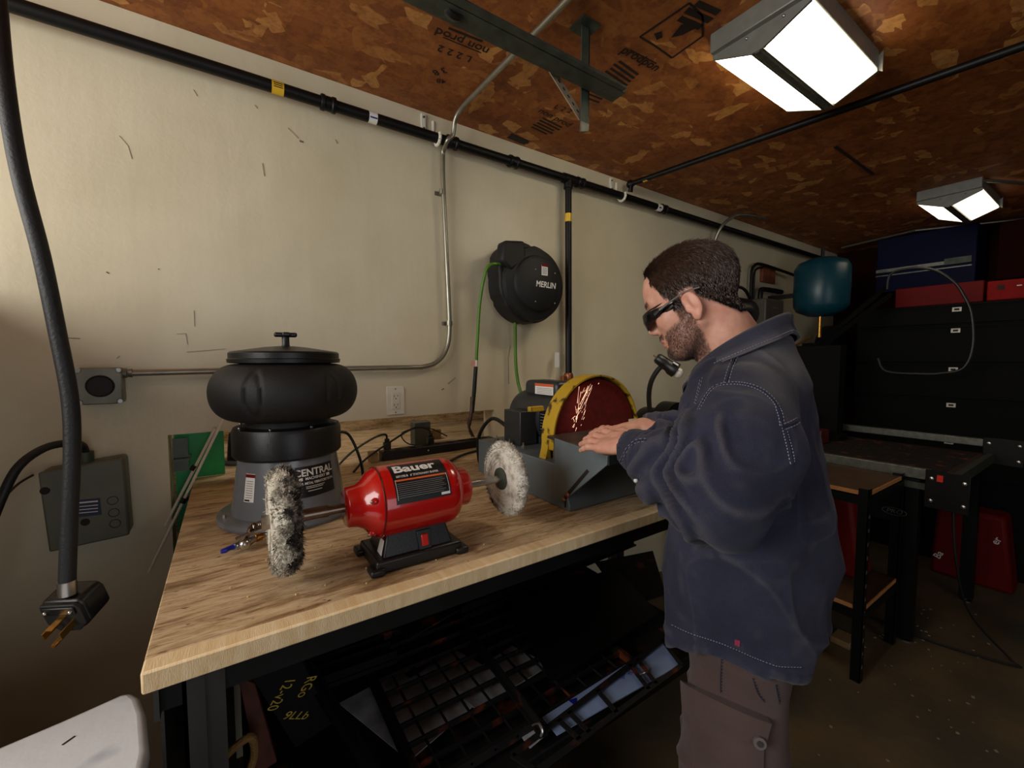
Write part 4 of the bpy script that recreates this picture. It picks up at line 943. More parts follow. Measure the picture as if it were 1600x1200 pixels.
# ------------------------------------------------------------------ disc sander
X0, X1 = .747, 1.06
t = thing('disc_sander', 'grey disc sander with a red disc under a worn yellow guard', 'disc sander', (.9, -.7, .98))
bodyp = MB().prism([(-.855, .981), (-.855, 1.0), (-.80, 1.099), (-.36, 1.099), (-.36, .981)], X0, X1, 'X')
base = obj('sander_base', bodyp, GREY_PAINT, t, bevel=.003)
obj('base_notch', MB().box(X0 - .0008, X0 + .001, -.842, -.835, .988, 1.012), INK, base)
obj('slot_bolt', MB().ball((X0 - .006, -.84, 1.012), .006, 8, 6), COPPER, base)
# table with side plates, its top tilted slightly to the operator
tb = MB().add([(x, y, z - h) for h in (0, .008) for x, y, z in ((X0, -.758, 1.173), (X1 + .03, -.758, 1.173), (X1 + .03, -.992, 1.159), (X0, -.992, 1.159))], [(0, 3, 2, 1), (4, 5, 6, 7), (0, 1, 5, 4), (1, 2, 6, 5), (2, 3, 7, 6), (3, 0, 4, 7)])
obj('work_table', tb, mat('worn_brown_steel', S(92, 76, 66), .5, metal=.4, vscale=12, col2=S(60, 50, 44)), t, bevel=.001)
for xx in (X0 - .004, X1 + .026):
    obj('side_plate', MB().prism([(-.795, 1.1715), (-.992, 1.159), (-.992, 1.138), (-.828, 1.0), (-.795, 1.0)], xx, xx + .005, 'X'), GREY_PAINT, t, bevel=.0012)
obj('table_apron', MB().box(X0, X1 + .03, -.994, -.990, 1.136, 1.160), mat('dark_grey_paint', S(52, 58, 58), .5), t)
sl = MB().prism([(-.846, 1.014), (-.932, 1.108), (-.924, 1.113), (-.838, 1.021)], X0 - .0048, X0 - .0038, 'X')
obj('adjusting_slot', sl, INK, t)
obj('slot_screw', MB().ball((X0 - .006, -.853, 1.028), (.004, .008, .008), 10, 6), COPPER, t)
# disc and guard
dx, dy, dz, dr = .955, -.735, 1.157, .170
obj('abrasive_disc', MB().lathe([(0, dy - .012), (dr, dy - .012), (dr, dy + .0)], (dx, 0, dz), 'Y', 96), DISC_RED, t)
gm = MB(); n = 60
a0, a1 = math.radians(-10), math.radians(190)
ro, ri = dr + .014, dr + .009
vs = []
for j in range(n + 1):
    a = a0 + (a1 - a0) * j / n
    for (r, y) in ((ri, dy - .022), (ro, dy - .022), (ro, dy + .032), (ri, dy + .032)): vs.append((dx + r * math.cos(a), y, dz + r * math.sin(a)))
fs = [(4 * j + k, 4 * j + (k + 1) % 4, 4 * j + 4 + (k + 1) % 4, 4 * j + 4 + k) for j in range(n) for k in range(4)] + [(0, 1, 2, 3), (4 * n + 3, 4 * n + 2, 4 * n + 1, 4 * n)]
obj('disc_guard', gm.add(vs, fs), YELLOW, t)
obj('guard_back', MB().lathe([(0, dy + .028), (ro, dy + .028), (ro, dy + .033), (0, dy + .033)], (dx, 0, dz), 'Y', 72), YELLOW, t)
obj('guard_leg', MB().prism([(dx - ro - .001, dz + .0), (dx - ro + .008, dz - .03), (dx - ro + .012, 1.062), (dx - ro - .022, 1.062), (dx - ro - .004, dz - .03)], dy - .0, dy + .03, 'Y'), YELLOW, t, bevel=.001)
obj('edge_strip', MB().box(dx - ro + .002, dx - ro + .010, dy - .024, dy - .018, 1.10, 1.165), CHROME, t)
obj('bolt_tab', MB().box(dx - ro - .04, dx - ro + .01, dy + .034, dy + .05, 1.235, 1.25), YELLOW, t, bevel=.002)
# motor
mx, my0, my1, mz = .955, -.66, -.38, 1.185
MOT = mat('dark_grey_motor_paint', S(44, 46, 48), .4, var=.15)
obj('motor', MB().lathe([(.04, my0 - .04), (.045, my0 - .01), (.085, my0), (.092, my0 + .02), (.092, my1 - .03), (.087, my1), (.05, my1 + .012), (0, my1 + .014)], (mx, 0, mz), 'Y', 56), MOT, t)
obj('motor_foot', MB().box(mx - .075, mx + .075, my0 + .02, my1 - .02, 1.10, 1.125), MOT, t, bevel=.003)
obj('capacitor_cover', MB().box(mx - .055, mx + .045, my0 + .04, my1 - .05, 1.255, 1.315), MOT, t, bevel=.018, seg=4)
cl_ = obj('capacitor_label', MB().box(mx - .0565, mx - .055, my0 + .06, my1 - .12, 1.268, 1.305), WHITE, t)
obj('print_bar', MB().box(mx - .0572, mx - .0564, my0 + .06, my1 - .12, 1.296, 1.305), ORANGE, cl_)
for k in range(4): obj('print_bar', MB().box(mx - .0572, mx - .0564, my0 + .066, my1 - .13, 1.272 + k * .0055, 1.2735 + k * .0055), GP, cl_)
obj('wiring_box', MB().box(mx - .155, mx - .085, -.55, -.45, 1.10, 1.215), MOT, t, bevel=.003)
obj('nameplate', MB().box(mx - .094, mx - .0915, my0 + .028, my0 + .085, 1.15, 1.22), LBK, t)
for k in range(6): obj('print_bar', MB().box(mx - .0946, mx - .0938, my0 + .032, my0 + .08, 1.156 + k * .010, 1.158 + k * .010), GP, t)
for yy in (-.60, -.52, -.44): obj('bolt', MB().lathe([(.007, 0), (.007, .008), (.003, .009), (.003, .018)], (X0 + .03, yy, 1.105), n=10), CHROME, t)
obj('motor_cord', MB().tube([(mx - .14, -.45, 1.15), (mx - .15, -.36, 1.17), (mx - .17, -.30, 1.10), (mx - .16, -.28, 1.0), (mx - .15, -.30, .99)], .007, 10, smooth=6), BLACK, t)
tag(obj('table_card', MB().box(1.075, 1.11, -.80, -.77, 1.174, 1.195), mat('pale_card', S(190, 176, 150), .7)), 'small pale card standing at the right end of the sander table', 'card')
# sparks flying off the disc
SPARK = mat('glowing_spark', S(255, 220, 180), .5, emit=(1.0, .55, .36, 1), estr=2.2)
sk = MB(); ys = dy - .03
def sp_(x0, y0, x1, y1, w=.00045, dyy=0.0): sk.tube([W(x0, y0, ys + dyy), W(x1, y1, ys + dyy + .004)], [w, w * .3], 5)
for (x0, y0, x1, y1) in [(900, 660, 903, 645), (899, 650, 893, 655), (903, 645, 905, 622), (905, 640, 918, 612), (906, 632, 920, 604), (900, 652, 908, 640), (912, 648, 915, 640), (902, 630, 904, 612), (910, 625, 923, 600), (901, 668, 899, 674), (898, 662, 894, 668),
                         (897, 657, 895, 652), (915, 615, 919, 610), (905, 604, 904, 612), (907, 638, 900, 640), (913, 652, 911, 656), (918, 622, 914, 634), (896, 668, 898, 664), (908, 612, 906, 622), (901, 646, 899, 634)]: sp_(x0, y0, x1, y1)
for k in range(26):
    u = random.random(); x0 = 900 + u * 22 + random.gauss(0, 3); y0 = 664 - u * 58 + random.gauss(0, 5); L_ = random.uniform(2, 10); sp_(x0, y0, x0 + L_ * .45, y0 - L_, random.uniform(.0002, .0004), random.uniform(-.01, .005))
sp_(935, 600, 936, 598, .0006)
tag(obj('sparks', sk, SPARK), 'orange sparks streaking up across the red disc from the fingertips', 'sparks', kind='stuff')

# ------------------------------------------------------------------ bench grinder and gooseneck lamp behind the hands
gx, gy = 1.62, -.52
t = thing('bench_grinder', 'black bench grinder with a round wheel guard behind the disc sander', 'bench grinder', (1.66, -.42, .98))
c = W(1043, 659, -.45)
obj('wheel_guard', MB().lathe([(.0, -.50), (.085, -.50), (.092, -.495), (.092, -.44), (.085, -.435), (0, -.435)], (c[0], 0, c[2]), 'Y', 48), BLACK, t)
obj('guard_rim', MB().lathe([(.092, -.505), (.097, -.505), (.097, -.43), (.092, -.43)], (c[0], 0, c[2]), 'Y', 48), BLACK_METAL, t)
obj('grinder_motor', MB().lathe([(.05, -.44), (.06, -.42), (.06, -.32), (.05, -.30)], (c[0], 0, c[2]), 'Y', 36), BLACK_METAL, t)
obj('grinder_base', MB().box(c[0] - .07, c[0] + .07, -.46, -.28, .981, c[2] - .05), BLACK_METAL, t, bevel=.008)
t = thing('gooseneck_lamp', 'black gooseneck work lamp with a bare bulb above the hands', 'lamp', tuple(W(1018, 650, -.45)))
gb = W(1018, 668, -.47)
obj('lamp_foot', MB().lathe([(.045, .981), (.045, .992), (.012, .998)], (gb[0], gb[1], 0), n=28), BLACK_METAL, t)
n1 = [np.array([gb[0], gb[1], .995]), W(1018, 668, -.47), W(1015, 640, -.47), W(1014, 615, -.49), W(1018, 595, -.52), W(1028, 578, -.55), W(1038, 570, -.57)]
obj('neck', MB().tube([Vector(p) for p in n1], .0105, 12, smooth=6), BLACK_MATTE, t)
h0, h1, h2 = Vector(W(1028, 560, -.57)), Vector(W(1045, 572, -.60)), Vector(W(1056, 579, -.62))
obj('lamp_head', MB().tube([h0 - (h1 - h0) * .15, h0, h0.lerp(h1, .5), h1, h1.lerp(h2, .3), h2], [.016, .022, .024, .025, .031, .032], 24), BLACK, t)
obj('switch_stem', MB().tube([h0 - (h1 - h0) * .15, h0 - (h1 - h0) * .42], .003, 8), CHROME, t)
obj('bulb', MB().ball(h2 + (h2 - h1) * .25 + V(0, 0, -.004), .023, 20, 14), mat('frosted_bulb', S(206, 200, 190), .15, var=.02, coat=.5), t)
lbp = h1 + (h2 - h1) * .1 + V(-.012, -.026, .018)
obj('lamp_label', MB().beam(lbp, lbp + (h2 - h1).normalized() * .022, .012, .006), WHITE, t)

# ================================================================== right-hand background
# white bin at the left
bz_ = .80
pts = [Bp(x, y, bz_) for x, y in [(-60, 1190), (0, 1164), (100, 1122), (190, 1082), (208, 1078), (219, 1086), (228, 1110), (240, 1165), (250, 1225)]]
poly = [(a[0], a[1]) for a in pts] + [(-.15, -1.35), (-.6, -1.35), (-.62, -.85)]
poly = [(min(a, -.118), b) for a, b in poly]
SCUFF = mat('scuffed_white_plastic', S(184, 190, 198), .45, vscale=6, col2=S(228, 230, 232), thr=(.44, .52), bump=.1, bscale=30, detail=3)
t = thing('storage_bin', 'white scuffed plastic bin with a rounded lid at the left end of the workbench', 'bin', (-.35, -1.05, 0))
obj('lid', MB().prism(poly, bz_ - .03, bz_, 'Z'), SCUFF, t, bevel=.012, seg=4)
cx0, cy0 = -.35, -1.06
obj('bin_body', MB().prism([(cx0 + (a - cx0) * .93, cy0 + (b - cy0) * .93) for a, b in poly], 0.0, bz_ - .03, 'Z'), SCUFF, t, bevel=.01)
obj('dark_gash', MB().beam(Bp(97, 1164, bz_ + .0008), Bp(117, 1150, bz_ + .0008), .0022, .0008), INK, t)

# black shelving unit with wood top (near) 
PX, PYY = 2.20, -1.085
t = thing('shelving_unit', 'black bolted steel shelving unit with wooden shelves behind the person', 'shelving unit', (2.42, -.8, 0))
SHW = mat('dusty_dark_board', S(74, 52, 32), .6, var=.3, vscale=8)
SHE = mat('raw_board_edge', S(190, 130, 76), .6, var=.15)
x1s, y1s = 2.66, -.35
for x_, y_ in ((PX, PYY), (x1s - .02, PYY), (PX, y1s - .03), (x1s - .02, y1s - .03)):
    po = obj('post', MB().box(x_, x_ + .036, y_, y_ + .003, 0, .845).box(x_, x_ + .003, y_, y_ + .036, 0, .845), BLACK_METAL, t)
    if y_ == PYY and x_ == PX:
        for k in range(13): obj('slot_hole', MB().box(x_ + .012, x_ + .024, y_ - .0006, y_ + .0006, .06 + k * .06, .075 + k * .06), mat('pale_slot', S(90, 84, 76), .7), po)
for z_ in (.82, .32):
    obj('shelf_board', MB().box(PX + .006, x1s, PYY + .006, y1s, z_ - .002, z_ + .012), SHW, t)
    obj('board_edge', MB().box(PX + .002, x1s, PYY + .002, PYY + .006, z_ - .004, z_ + .013).box(PX + .002, PX + .006, PYY, y1s, z_ - .004, z_ + .013), SHE, t)
    obj('shelf_beam', MB().box(PX - .002, x1s, PYY - .002, PYY + .002, z_ - .045, z_ - .010).box(PX - .002, PX + .002, PYY, y1s, z_ - .045, z_ - .010), BLACK_METAL, t)
lx = 2.634
yy_ = Xp(1397, 799, lx)[1]; zz_ = Xp(1397, 799, lx)[2]
obj('gusset_plate', MB().box(2.6355, 2.639, PYY + .004, yy_ + .09, zz_ - .05, .80), BLACK_METAL, t)
obj('badge', MB().tube([(lx, yy_ + .045 * math.cos(a), zz_ + .017 * math.sin(a)) for a in np.linspace(0, 2 * math.pi, 33)], .0015, 6), GALV, t)
text('lettering', 'PRO', .026, (lx, yy_, zz_), (0, -1, 0), (0, 0, 1), GALV, t, bold=.01, shear=.2, sx=1.2)
tag(obj('wood_offcut', MB().box(2.42, 2.52, -.98, -.90, 0, .03), PINE, bevel=.003), 'pale wood offcut on the floor under the black shelving', 'wood block')

# CNC cutting table
CX0, CX1, CY0, CY1, CZ = 2.72, 3.52, -1.27, -.2, .86
t = thing('cutting_table', 'dark steel cutting table with silver rails and bolted corner plates', 'cutting table', (3.1, -.75, 0))
obj('table_bed', MB().box(CX0, CX1, CY0 + .03, CY1, CZ - .04, CZ), mat('rusty_slag_bed', S(44, 26, 18), .8, vscale=9, col2=S(70, 44, 28), bump=.3, bscale=60), t)
for k in range(14): obj('slat', MB().box(CX0 + .05 + k * .05, CX0 + .053 + k * .05, CY0 + .06, CY1 - .02, CZ - .002, CZ + .006), RUST, t)
obj('near_rail', MB().box(CX0 - .03, CX0, CY0 + .10, CY1, CZ - .035, CZ + .015), GALV, t, bevel=.003)
obj('lower_rail', MB().box(CX0 - .02, CX0, CY0 + .10, CY1, CZ - .085, CZ - .055), GALV_DARK, t)
obj('far_rail', MB().box(CX1 - .02, CX1 + .02, CY0 + .05, CY1, .93 - .03, .93 + .012), GALV, t, bevel=.003)
obj('end_rail', MB().box(CX0, CX1, CY0 + .005, CY0 + .03, CZ - .04, CZ + .01), GALV_DARK, t)
for nm, xx, yy0, yy1, z0_, z1_ in (('corner_plate', CX0 - .038, CY0 - .03, CY0 + .115, CZ - .16, CZ + .018), ('corner_plate', CX1 - .03, CY0 - .10, CY0 + .05, .93 - .12, .93 + .025)):
    cpz = obj(nm, MB().box(xx, xx + .006, yy0, yy1, z0_, z1_), BLACK_METAL, t, bevel=.002)
    for a in (.12, .85):
        for b in (.2, .78): obj('bolt', MB().lathe([(.0, xx - .008), (.008, xx - .006), (.010, xx)], (0, yy0 + (yy1 - yy0) * a, z0_ + (z1_ - z0_) * b), 'X', 12), CHROME, cpz)
obj('red_button', MB().box(CX0 - .045, CX0 - .038, CY0 + .055, CY0 + .075, CZ - .03, CZ + .0), mat('red_marker', S(220, 50, 30), .4), t)
for a, b in ((CX0, CY0 + .14), (CX0, CY1 - .06), (CX1 - .06, CY0 + .05), (CX1 - .06, CY1 - .06)):
    obj('leg', MB().box(a, a + .055, b, b + .055, .02, CZ - .04), BLACK_METAL, t)
    obj('levelling_foot', MB().lathe([(.03, 0), (.03, .008), (.01, .012), (.01, .03)], (a + .027, b + .027, 0), n=16), CHROME, t)
obj('side_panel', MB().box(CX0 + .0, CX0 + .01, CY0 + .19, CY1 - .05, .62, CZ - .09), BLACK_METAL, t)
tag(obj('power_cable', MB().tube([V(2.75, -1.24, .70), V(2.76, -1.26, .45), V(2.85, -1.30, .2), V(2.95, -1.42, .01), V(2.9, -1.44, .01), V(2.82, -1.2, .01), V(2.8, -.9, .012)], .005, 8, smooth=8), BLACK_MATTE), 'black cable drooping from the cutting table onto the floor', 'cable')
# red cases under / behind
def case(x, y, w, d, z0_, h, lab, txt, rot):
    t = thing('red_case', lab, 'case', (x, y, z0_))
    obj('case_body', MB().prism([(y - w / 2, z0_), (y + w / 2, z0_), (y + w / 2 - .02, z0_ + h), (y - w / 2 + .05, z0_ + h)], x, x + d, 'X'), RED_DULL, t, bevel=.02)
    for b_, sz_, du, dv in txt:
        text('lettering', b_, sz_, (x - .0015, y + du, z0_ + h / 2 + dv), (0, -math.cos(rot), math.sin(rot)), (0, math.sin(rot), math.cos(rot)), WHITE, t, bold=.01)
case(2.46, -.82, .36, .16, .333, .38, 'red case with white lettering on the lower board of the black shelving', [('Bauer', .06, 0.04, .03), ('HO', .07, -.05, -.05)], 1.0)
case(3.78, -1.16, .36, .2, 0, .45, 'red case standing on the floor behind the cutting table', [('Ba', .05, .14, -.1), ('er', .05, -.10, .08)], 1.2)

# cabinets at the far end
def cabinet(x, y0, y1, z1_, lab, nd, labels=True):
    t = thing('drawer_cabinet', lab, 'cabinet', (x, (y0 + y1) / 2, 0))
    obj('carcass', MB().box(x, x + .55, y0, y1, 0, z1_), CAB, t, bevel=.004)
    hs = [0, .60, .87, 1.12, 1.36, 1.62, z1_] if nd == 6 else list(np.linspace(0.05, z1_, nd + 1))
    for a, b in zip(hs[:-1], hs[1:]):
        d_ = obj('drawer', MB().box(x - .012, x, y0 + .01, y1 - .01, a + .008, b - .006), CAB, t, bevel=.003)
        if labels and b > .8:
            yl = -.99; zl = b - .04
            fr_ = obj('label_holder', MB().box(x - .015, x - .012, yl - .022, yl + .022, zl - .014, zl + .014), OFFWHITE, d_)
            obj('label_mark', MB().box(x - .0158, x - .015, yl - .012, yl + .012, zl - .006, zl + .006), INK, d_)
        obj('pull', MB().box(x - .02, x - .012, y0 + .06, y1 - .06, b - .016, b - .010), CAB, d_)
    return t
cabinet(4.05, -1.95, -.45, 1.76, 'tall charcoal drawer cabinet with small white label holders', 6)
cabinet(4.12, -3.4, -1.97, 1.72, 'charcoal drawer cabinet at the right edge without labels', 4, False)
# things on the cabinets
t = thing('tool_case', 'long red metal tool case on top of the charcoal cabinet, left of the smaller one', 'case', (4.2, -.84, 1.76))
obj('case_body', MB().box(4.08, 4.4, -1.10, -.66, 1.762, 1.90), RED_DULL, t, bevel=.006)
t = thing('tool_case', 'smaller brighter red tool case on the charcoal cabinet with a white logo', 'case', (4.15, -1.2, 1.76))
obj('case_body', MB().box(4.06, 4.4, -1.36, -1.115, 1.762, 1.885), mat('bright_red_case', S(140, 12, 9), .6, spec=.15), t, bevel=.006)
obj('badge', MB().box(4.055, 4.06, -1.19, -1.16, 1.83, 1.855), INK, t); obj('badge', MB().box(4.055, 4.06, -1.26, -1.24, 1.84, 1.846), WHITE, t)
t = thing('wall_cabinet', 'dark blue metal wall cabinet high above the drawers with a steel trim', 'cabinet', (4.5, -.72, 2.15))
obj('cabinet_body', MB().box(4.45, 4.88, -1.0, -.44, 1.93, 2.36), BLUE_DARK, t, bevel=.005)
obj('steel_trim', MB().box(4.44, 4.45, -.98, -.44, 2.09, 2.115).box(4.44, 4.45, -.98, -.44, 2.06, 2.068), GALV, t)
obj('trim_plate', MB().box(4.43, 4.44, -.98, -.84, 2.085, 2.13), GALV_DARK, t)
t = thing('dark_shelf', 'dark red shelf board running along the far wall under the ceiling', 'shelf', (4.7, -2, 1.9))
obj('shelf_panel', MB().box(4.6, 4.88, -3.4, -1.08, 1.96, 2.36), DARKWALL, t, bevel=.004)
t = thing('black_box', 'black storage box on the cabinet at the right edge', 'box', (4.3, -1.7, 1.75)); obj('box_body', MB().box(4.2, 4.55, -1.95, -1.42, 1.762, 1.93), BLACK_METAL, t, bevel=.008)
# teal pressure tank on the back wall
tkx, tky = 3.62, -.36
t = thing('pressure_tank', 'teal pressure tank hanging on the back wall in the far corner', 'tank', (tkx, tky, 1.75))
obj('tank_body', MB().lathe([(.0, 1.70), (.08, 1.705), (.15, 1.74), (.17, 1.78), (.172, 1.90), (.17, 2.05), (.15, 2.09), (.08, 2.12), (0, 2.125)], (tkx, tky, 0), n=48), TEAL, t, angle=60)
#.lathe([(.1735, 1.86), (.175, 1.865), (.175, 1.885), (.1735, 1.89)], (tkx, tky, 0), n=48), BLACK_METAL, t)
obj('tank_valve', MB().tube([(tkx, tky, 1.71), (tkx, tky, 1.55)], .014, 12), BRASS, t)
obj('top_valve', MB().tube([(tkx, tky, 2.12), (tkx, tky, 2.19)], .012, 12), BLACK_METAL, t)
obj('wall_strap', MB().box(tkx - .02, tkx + .02, tky + .15, -.0, 1.86, 1.89), BLACK_METAL, t)
def wbox(name, x0, x1, z0_, z1_, d, m_, lab, cat, grp=None, bev=.004, y1=-.0):
    return tag(obj(name, MB().box(x0, x1, y1 - d, y1, z0_, z1_), m_, bevel=bev), lab, cat, grp)
BRK = mat('red_brown_wood_block', S(120, 62, 36), .7, var=.25)
wbox('mounting_block', 3.46, 3.66, 1.99, 2.12, .025, BRK, 'reddish wood mounting block on the wall left of the teal tank, the upper', 'wood block')
wbox('mounting_block', 3.50, 3.66, 1.72, 1.84, .06, BRK, 'reddish wood mounting block on the wall below the other, behind the hose', 'wood block')
wbox('backboard', 3.72, 3.95, 1.25, 1.70, .05, BRK, 'reddish wood backboard under the teal tank', 'board')
tag(obj('bent_pipe', MB().tube([(3.26, -.04, 1.80), (3.26, -.04, 2.03), (3.30, -.04, 2.09), (3.38, -.042, 2.11), (3.6, -.05, 2.10), (3.9, -.06, 2.08)], .011, 10, smooth=5).tube([(3.30, -.04, 1.80), (3.30, -.04, 2.02), (3.34, -.04, 2.07), (3.42, -.04, 2.09)], .008, 10, smooth=5), BLACK_METAL), 'dark bent pipe curving over to the teal tank', 'pipe')
tag(obj('pipe_elbow', MB().tube([(3.36, -.06, 1.80), (3.36, -.06, 1.89), (3.40, -.06, 1.92), (3.6, -.1, 1.91)], .018, 12, smooth=4), BLACK_METAL), 'thick black pipe elbow beside the lower mounting block', 'pipe')
wx = W(1195, 480, -.25)
t = thing('air_compressor', 'dark air compressor on a wall shelf behind the jacket collar', 'compressor', (2.85, -.2, 1.60))
obj('shelf', MB().box(2.55, 3.12, -.36, -.0, 1.575, 1.59), BLACK_METAL, t, bevel=.002)
obj('tank', MB().lathe([(.0, 2.60), (.08, 2.61), (.1, 2.65), (.1, 2.88), (.08, 2.92), (0, 2.93)], (0, -.2, 1.69), 'X', 32), BLACK, t, angle=60)
obj('motor_block', MB().box(2.86, 3.10, -.34, -.06, 1.592, 1.78), mat('brown_grey_case', S(62, 56, 46), .5), t, bevel=.008)
obj('handle', MB().tube([(2.70, -.2, 1.78), (2.72, -.2, 1.84), (2.80, -.2, 1.86), (2.88, -.2, 1.84), (2.95, -.2, 1.78)], .01, 10, smooth=5), BLACK, t)
obj('red_badge', MB().box(2.92, 3.0, -.3415, -.340, 1.63, 1.66), RED_DULL, t); obj('silver_badge', MB().box(2.95, 3.02, -.3415, -.340, 1.72, 1.728), GALV, t)
t = thing('breaker_box', 'narrow black electrical box on the wall left of the teal tank valve', 'electrical box', (3.36, -.05, 1.36))
obj('box_body', MB().box(3.30, 3.42, -.1, 0, 1.36, 1.66), BLACK, t, bevel=.006); obj('label', MB().box(3.35, 3.38, -.1015, -.100, 1.40, 1.412), WHITE, t)
t = thing('breaker_box', 'square navy electrical box under the teal tank valve', 'electrical box', (3.59, -.05, 1.22))
obj('box_body', MB().box(3.50, 3.68, -.12, 0, 1.22, 1.46), mat('navy_box', S(12, 15, 34), .5), t, bevel=.006); obj('label', MB().box(3.62, 3.65, -.1215, -.120, 1.26, 1.30), WHITE, t)
obj('brass_pipe', MB().tube([(3.66, -.3, 1.56), (3.66, -.2, 1.50), (3.64, -.08, 1.46)], .009, 8), BRASS, t)
t = thing('round_reel', 'large dark round reel on the wall left of the charcoal cabinet', 'reel', (4.2, -.2, 1.2))
obj('reel_disc', MB().lathe([(0, -.28), (.22, -.28), (.235, -.27), (.235, -.16), (.22, -.15), (0, -.15)], (4.3, 0, 1.44), 'Y', 48), BLACK_METAL, t); obj('reel_mount', MB().box(4.25, 4.35, -.16, 0, 1.35, 1.53), BLACK_METAL, t)
# gantry bars: two dark slanting struts and an arched cable
for k, (p, q, lab) in enumerate([((1270, 545), (1386, 447), 'upper of the two dark slanting struts in front of the teal tank'), ((1285, 540), (1392, 460), 'lower of the two dark slanting struts in front of the teal tank')]):
    a, b = Vector(Xp(*p, 3.3)), Vector(Xp(*q, 3.75)); tag(obj('slanting_strut', MB().beam(a, b, .022, .022), BLACK_METAL), lab, 'strut', 'slanting struts')
a = Vector(Xp(1270, 545, 3.3)); tag(obj('cutting_gantry', MB().box(3.24, 3.34, -.62, -.24, CZ + .008, a.z + .02).box(3.22, 3.36, -.64, -.22, CZ + .007, CZ + .04), CAB, bevel=.004), 'black gantry post standing on the cutting table under the struts', 'gantry')
tag(obj('arched_cable', MB().tube([Vector(Xp(x, y, 3.72)) for x, y in [(1386, 452), (1392, 428), (1425, 419), (1460, 422), (1490, 440), (1505, 460), (1518, 490), (1520, 540), (1505, 575), (1470, 583), (1440, 584), (1385, 580), (1372, 560)]], .008, 10, smooth=5), mat('grey_cable', S(34, 33, 31), .4)), 'long cable arching over the red cases and hanging before the cabinet', 'cable')
tag(obj('conduit_run', MB().tube([Bp(1315, 387, 2.375), Bp(1430, 360, 2.375), Bp(1620, 340, 2.375)], .009, 10), CONDUIT), 'thin conduit across the ceiling near the far fixture', 'conduit')
tag(obj('conduit_run', MB().tube([Bp(1530, 283, 2.375), Bp(1560, 283, 2.375), Bp(1620, 289, 2.375)], .009, 10, smooth=3), CONDUIT), 'short conduit leaving the top of the far light fixture to the right', 'conduit')
# clutter on the cutting table
tag(obj('torch_head', MB().box(3.0, 3.12, -.62, -.5, CZ + .007, CZ + .09).tube([(3.06, -.56, CZ + .09), (3.08, -.54, CZ + .2)], .012, 10), mat('dark_red_tool', S(88, 24, 20), .5), bevel=.004), 'dark red cutting tool resting on the steel cutting table', 'tool')
tag(obj('metal_bracket', MB().box(2.78, 2.84, -.50, -.40, CZ + .007, CZ + .013).box(2.78, 2.786, -.50, -.40, CZ + .007, CZ + .10).box(2.76, 2.86, -.52, -.40, CZ + .10, CZ + .106), GALV), 'small pale metal bracket on the cutting table by the person\'s back', 'bracket')

# debris on the floor
FLK = mat('pale_debris', S(150, 140, 120), .8)
deb = MB()
for k in range(90):
    x_, y_ = random.uniform(1.2, 3.4), random.uniform(-1.9, -1.0)
    if random.random() < .5: x_, y_ = random.uniform(2.1, 3.2), random.uniform(-1.4, -1.0)
    s_ = random.uniform(.002, .007); a_ = random.random() * 3
    deb.prism([(x_ + s_ * math.cos(a_ + b) * random.uniform(.5, 1.5), y_ + s_ * math.sin(a_ + b)) for b in (0, 1.6, 3.0, 4.5)], 0, .002, 'Z')
tag(obj('floor_debris', deb, FLK), 'pale chips and shavings scattered over the concrete floor', 'debris', kind='stuff')
deb = MB()
for k in range(26):
    x_, y_ = random.uniform(-.02, .5), random.uniform(-.93, -.7); s_ = random.uniform(.001, .0035)
    deb.prism([(x_ + s_ * math.cos(b) * random.uniform(.5, 1.6), y_ + s_ * math.sin(b)) for b in (0, 1.6, 3.0, 4.5)], .9802, .982, 'Z')
tag(obj('wood_chips', deb, mat('pale_chip', S(226, 200, 150), .8)), 'tiny pale chips scattered on the front of the plywood top', 'debris', kind='stuff')

# ================================================================== person
# local frame: u = right as seen, v = away from the camera, z = up; origin on the floor under the person
AH = math.radians(26.8); D0 = .98
ED = np.array([math.cos(AH), math.sin(AH), 0]); EU = np.array([math.sin(AH), -math.cos(AH), 0])
PO = np.array([CAM[0], CAM[1], 0]) + ED * D0
person = thing('person', 'bearded person in a dark blue work jacket and brown cargo trousers leaning over the sander', 'person', tuple(PO))
person.rotation_euler = (0, 0, math.atan2(EU[1], EU[0]))
CL = np.array([0, -D0, CAM[2]])                      # camera in local coordinates
def loc(P): P = np.array(P) - PO; return np.array([P @ EU, P @ ED, P[2]])
def PV(x, y, dist):                                  # pixel at a distance measured along the person's viewing direction
    d = ray(x, y); return loc(CAM + d * (dist / (d @ ED)))
def lray(x, y): d = ray(x, y); v = np.array([d @ EU, d @ ED, d[2]]); return v / np.linalg.norm(v)

# --- signed distance building blocks
def smin(a, b, k): h = np.clip(.5 + .5 * (b - a) / k, 0, 1); return b + (a - b) * h - k * h * (1 - h)
def smax(a, b, k): return -smin(-a, -b, k)
def capsule(P, a, b, r1, r2):
    a, b = np.array(a, float), np.array(b, float); ba = b - a
    t = np.clip(((P - a) @ ba) / (ba @ ba), 0, 1)
    return np.linalg.norm(P - a - t[:, None] * ba, axis=1) - (r1 + (r2 - r1) * t)
def ell(P, c, r, M=None):
    q = P - np.array(c)
    if M is not None: q = q @ M
    r = np.array(r, float); k0 = np.linalg.norm(q / r, axis=1); k1 = np.linalg.norm(q / (r * r), axis=1) + 1e-9
    return k0 * (k0 - 1) / k1
def polycap(P, pts, rs, k=.01):
    d = None
    for i in range(len(pts) - 1):
        c = capsule(P, pts[i], pts[i + 1], rs[i], rs[i + 1]); d = c if d is None else smin(d, c, k)
    return d

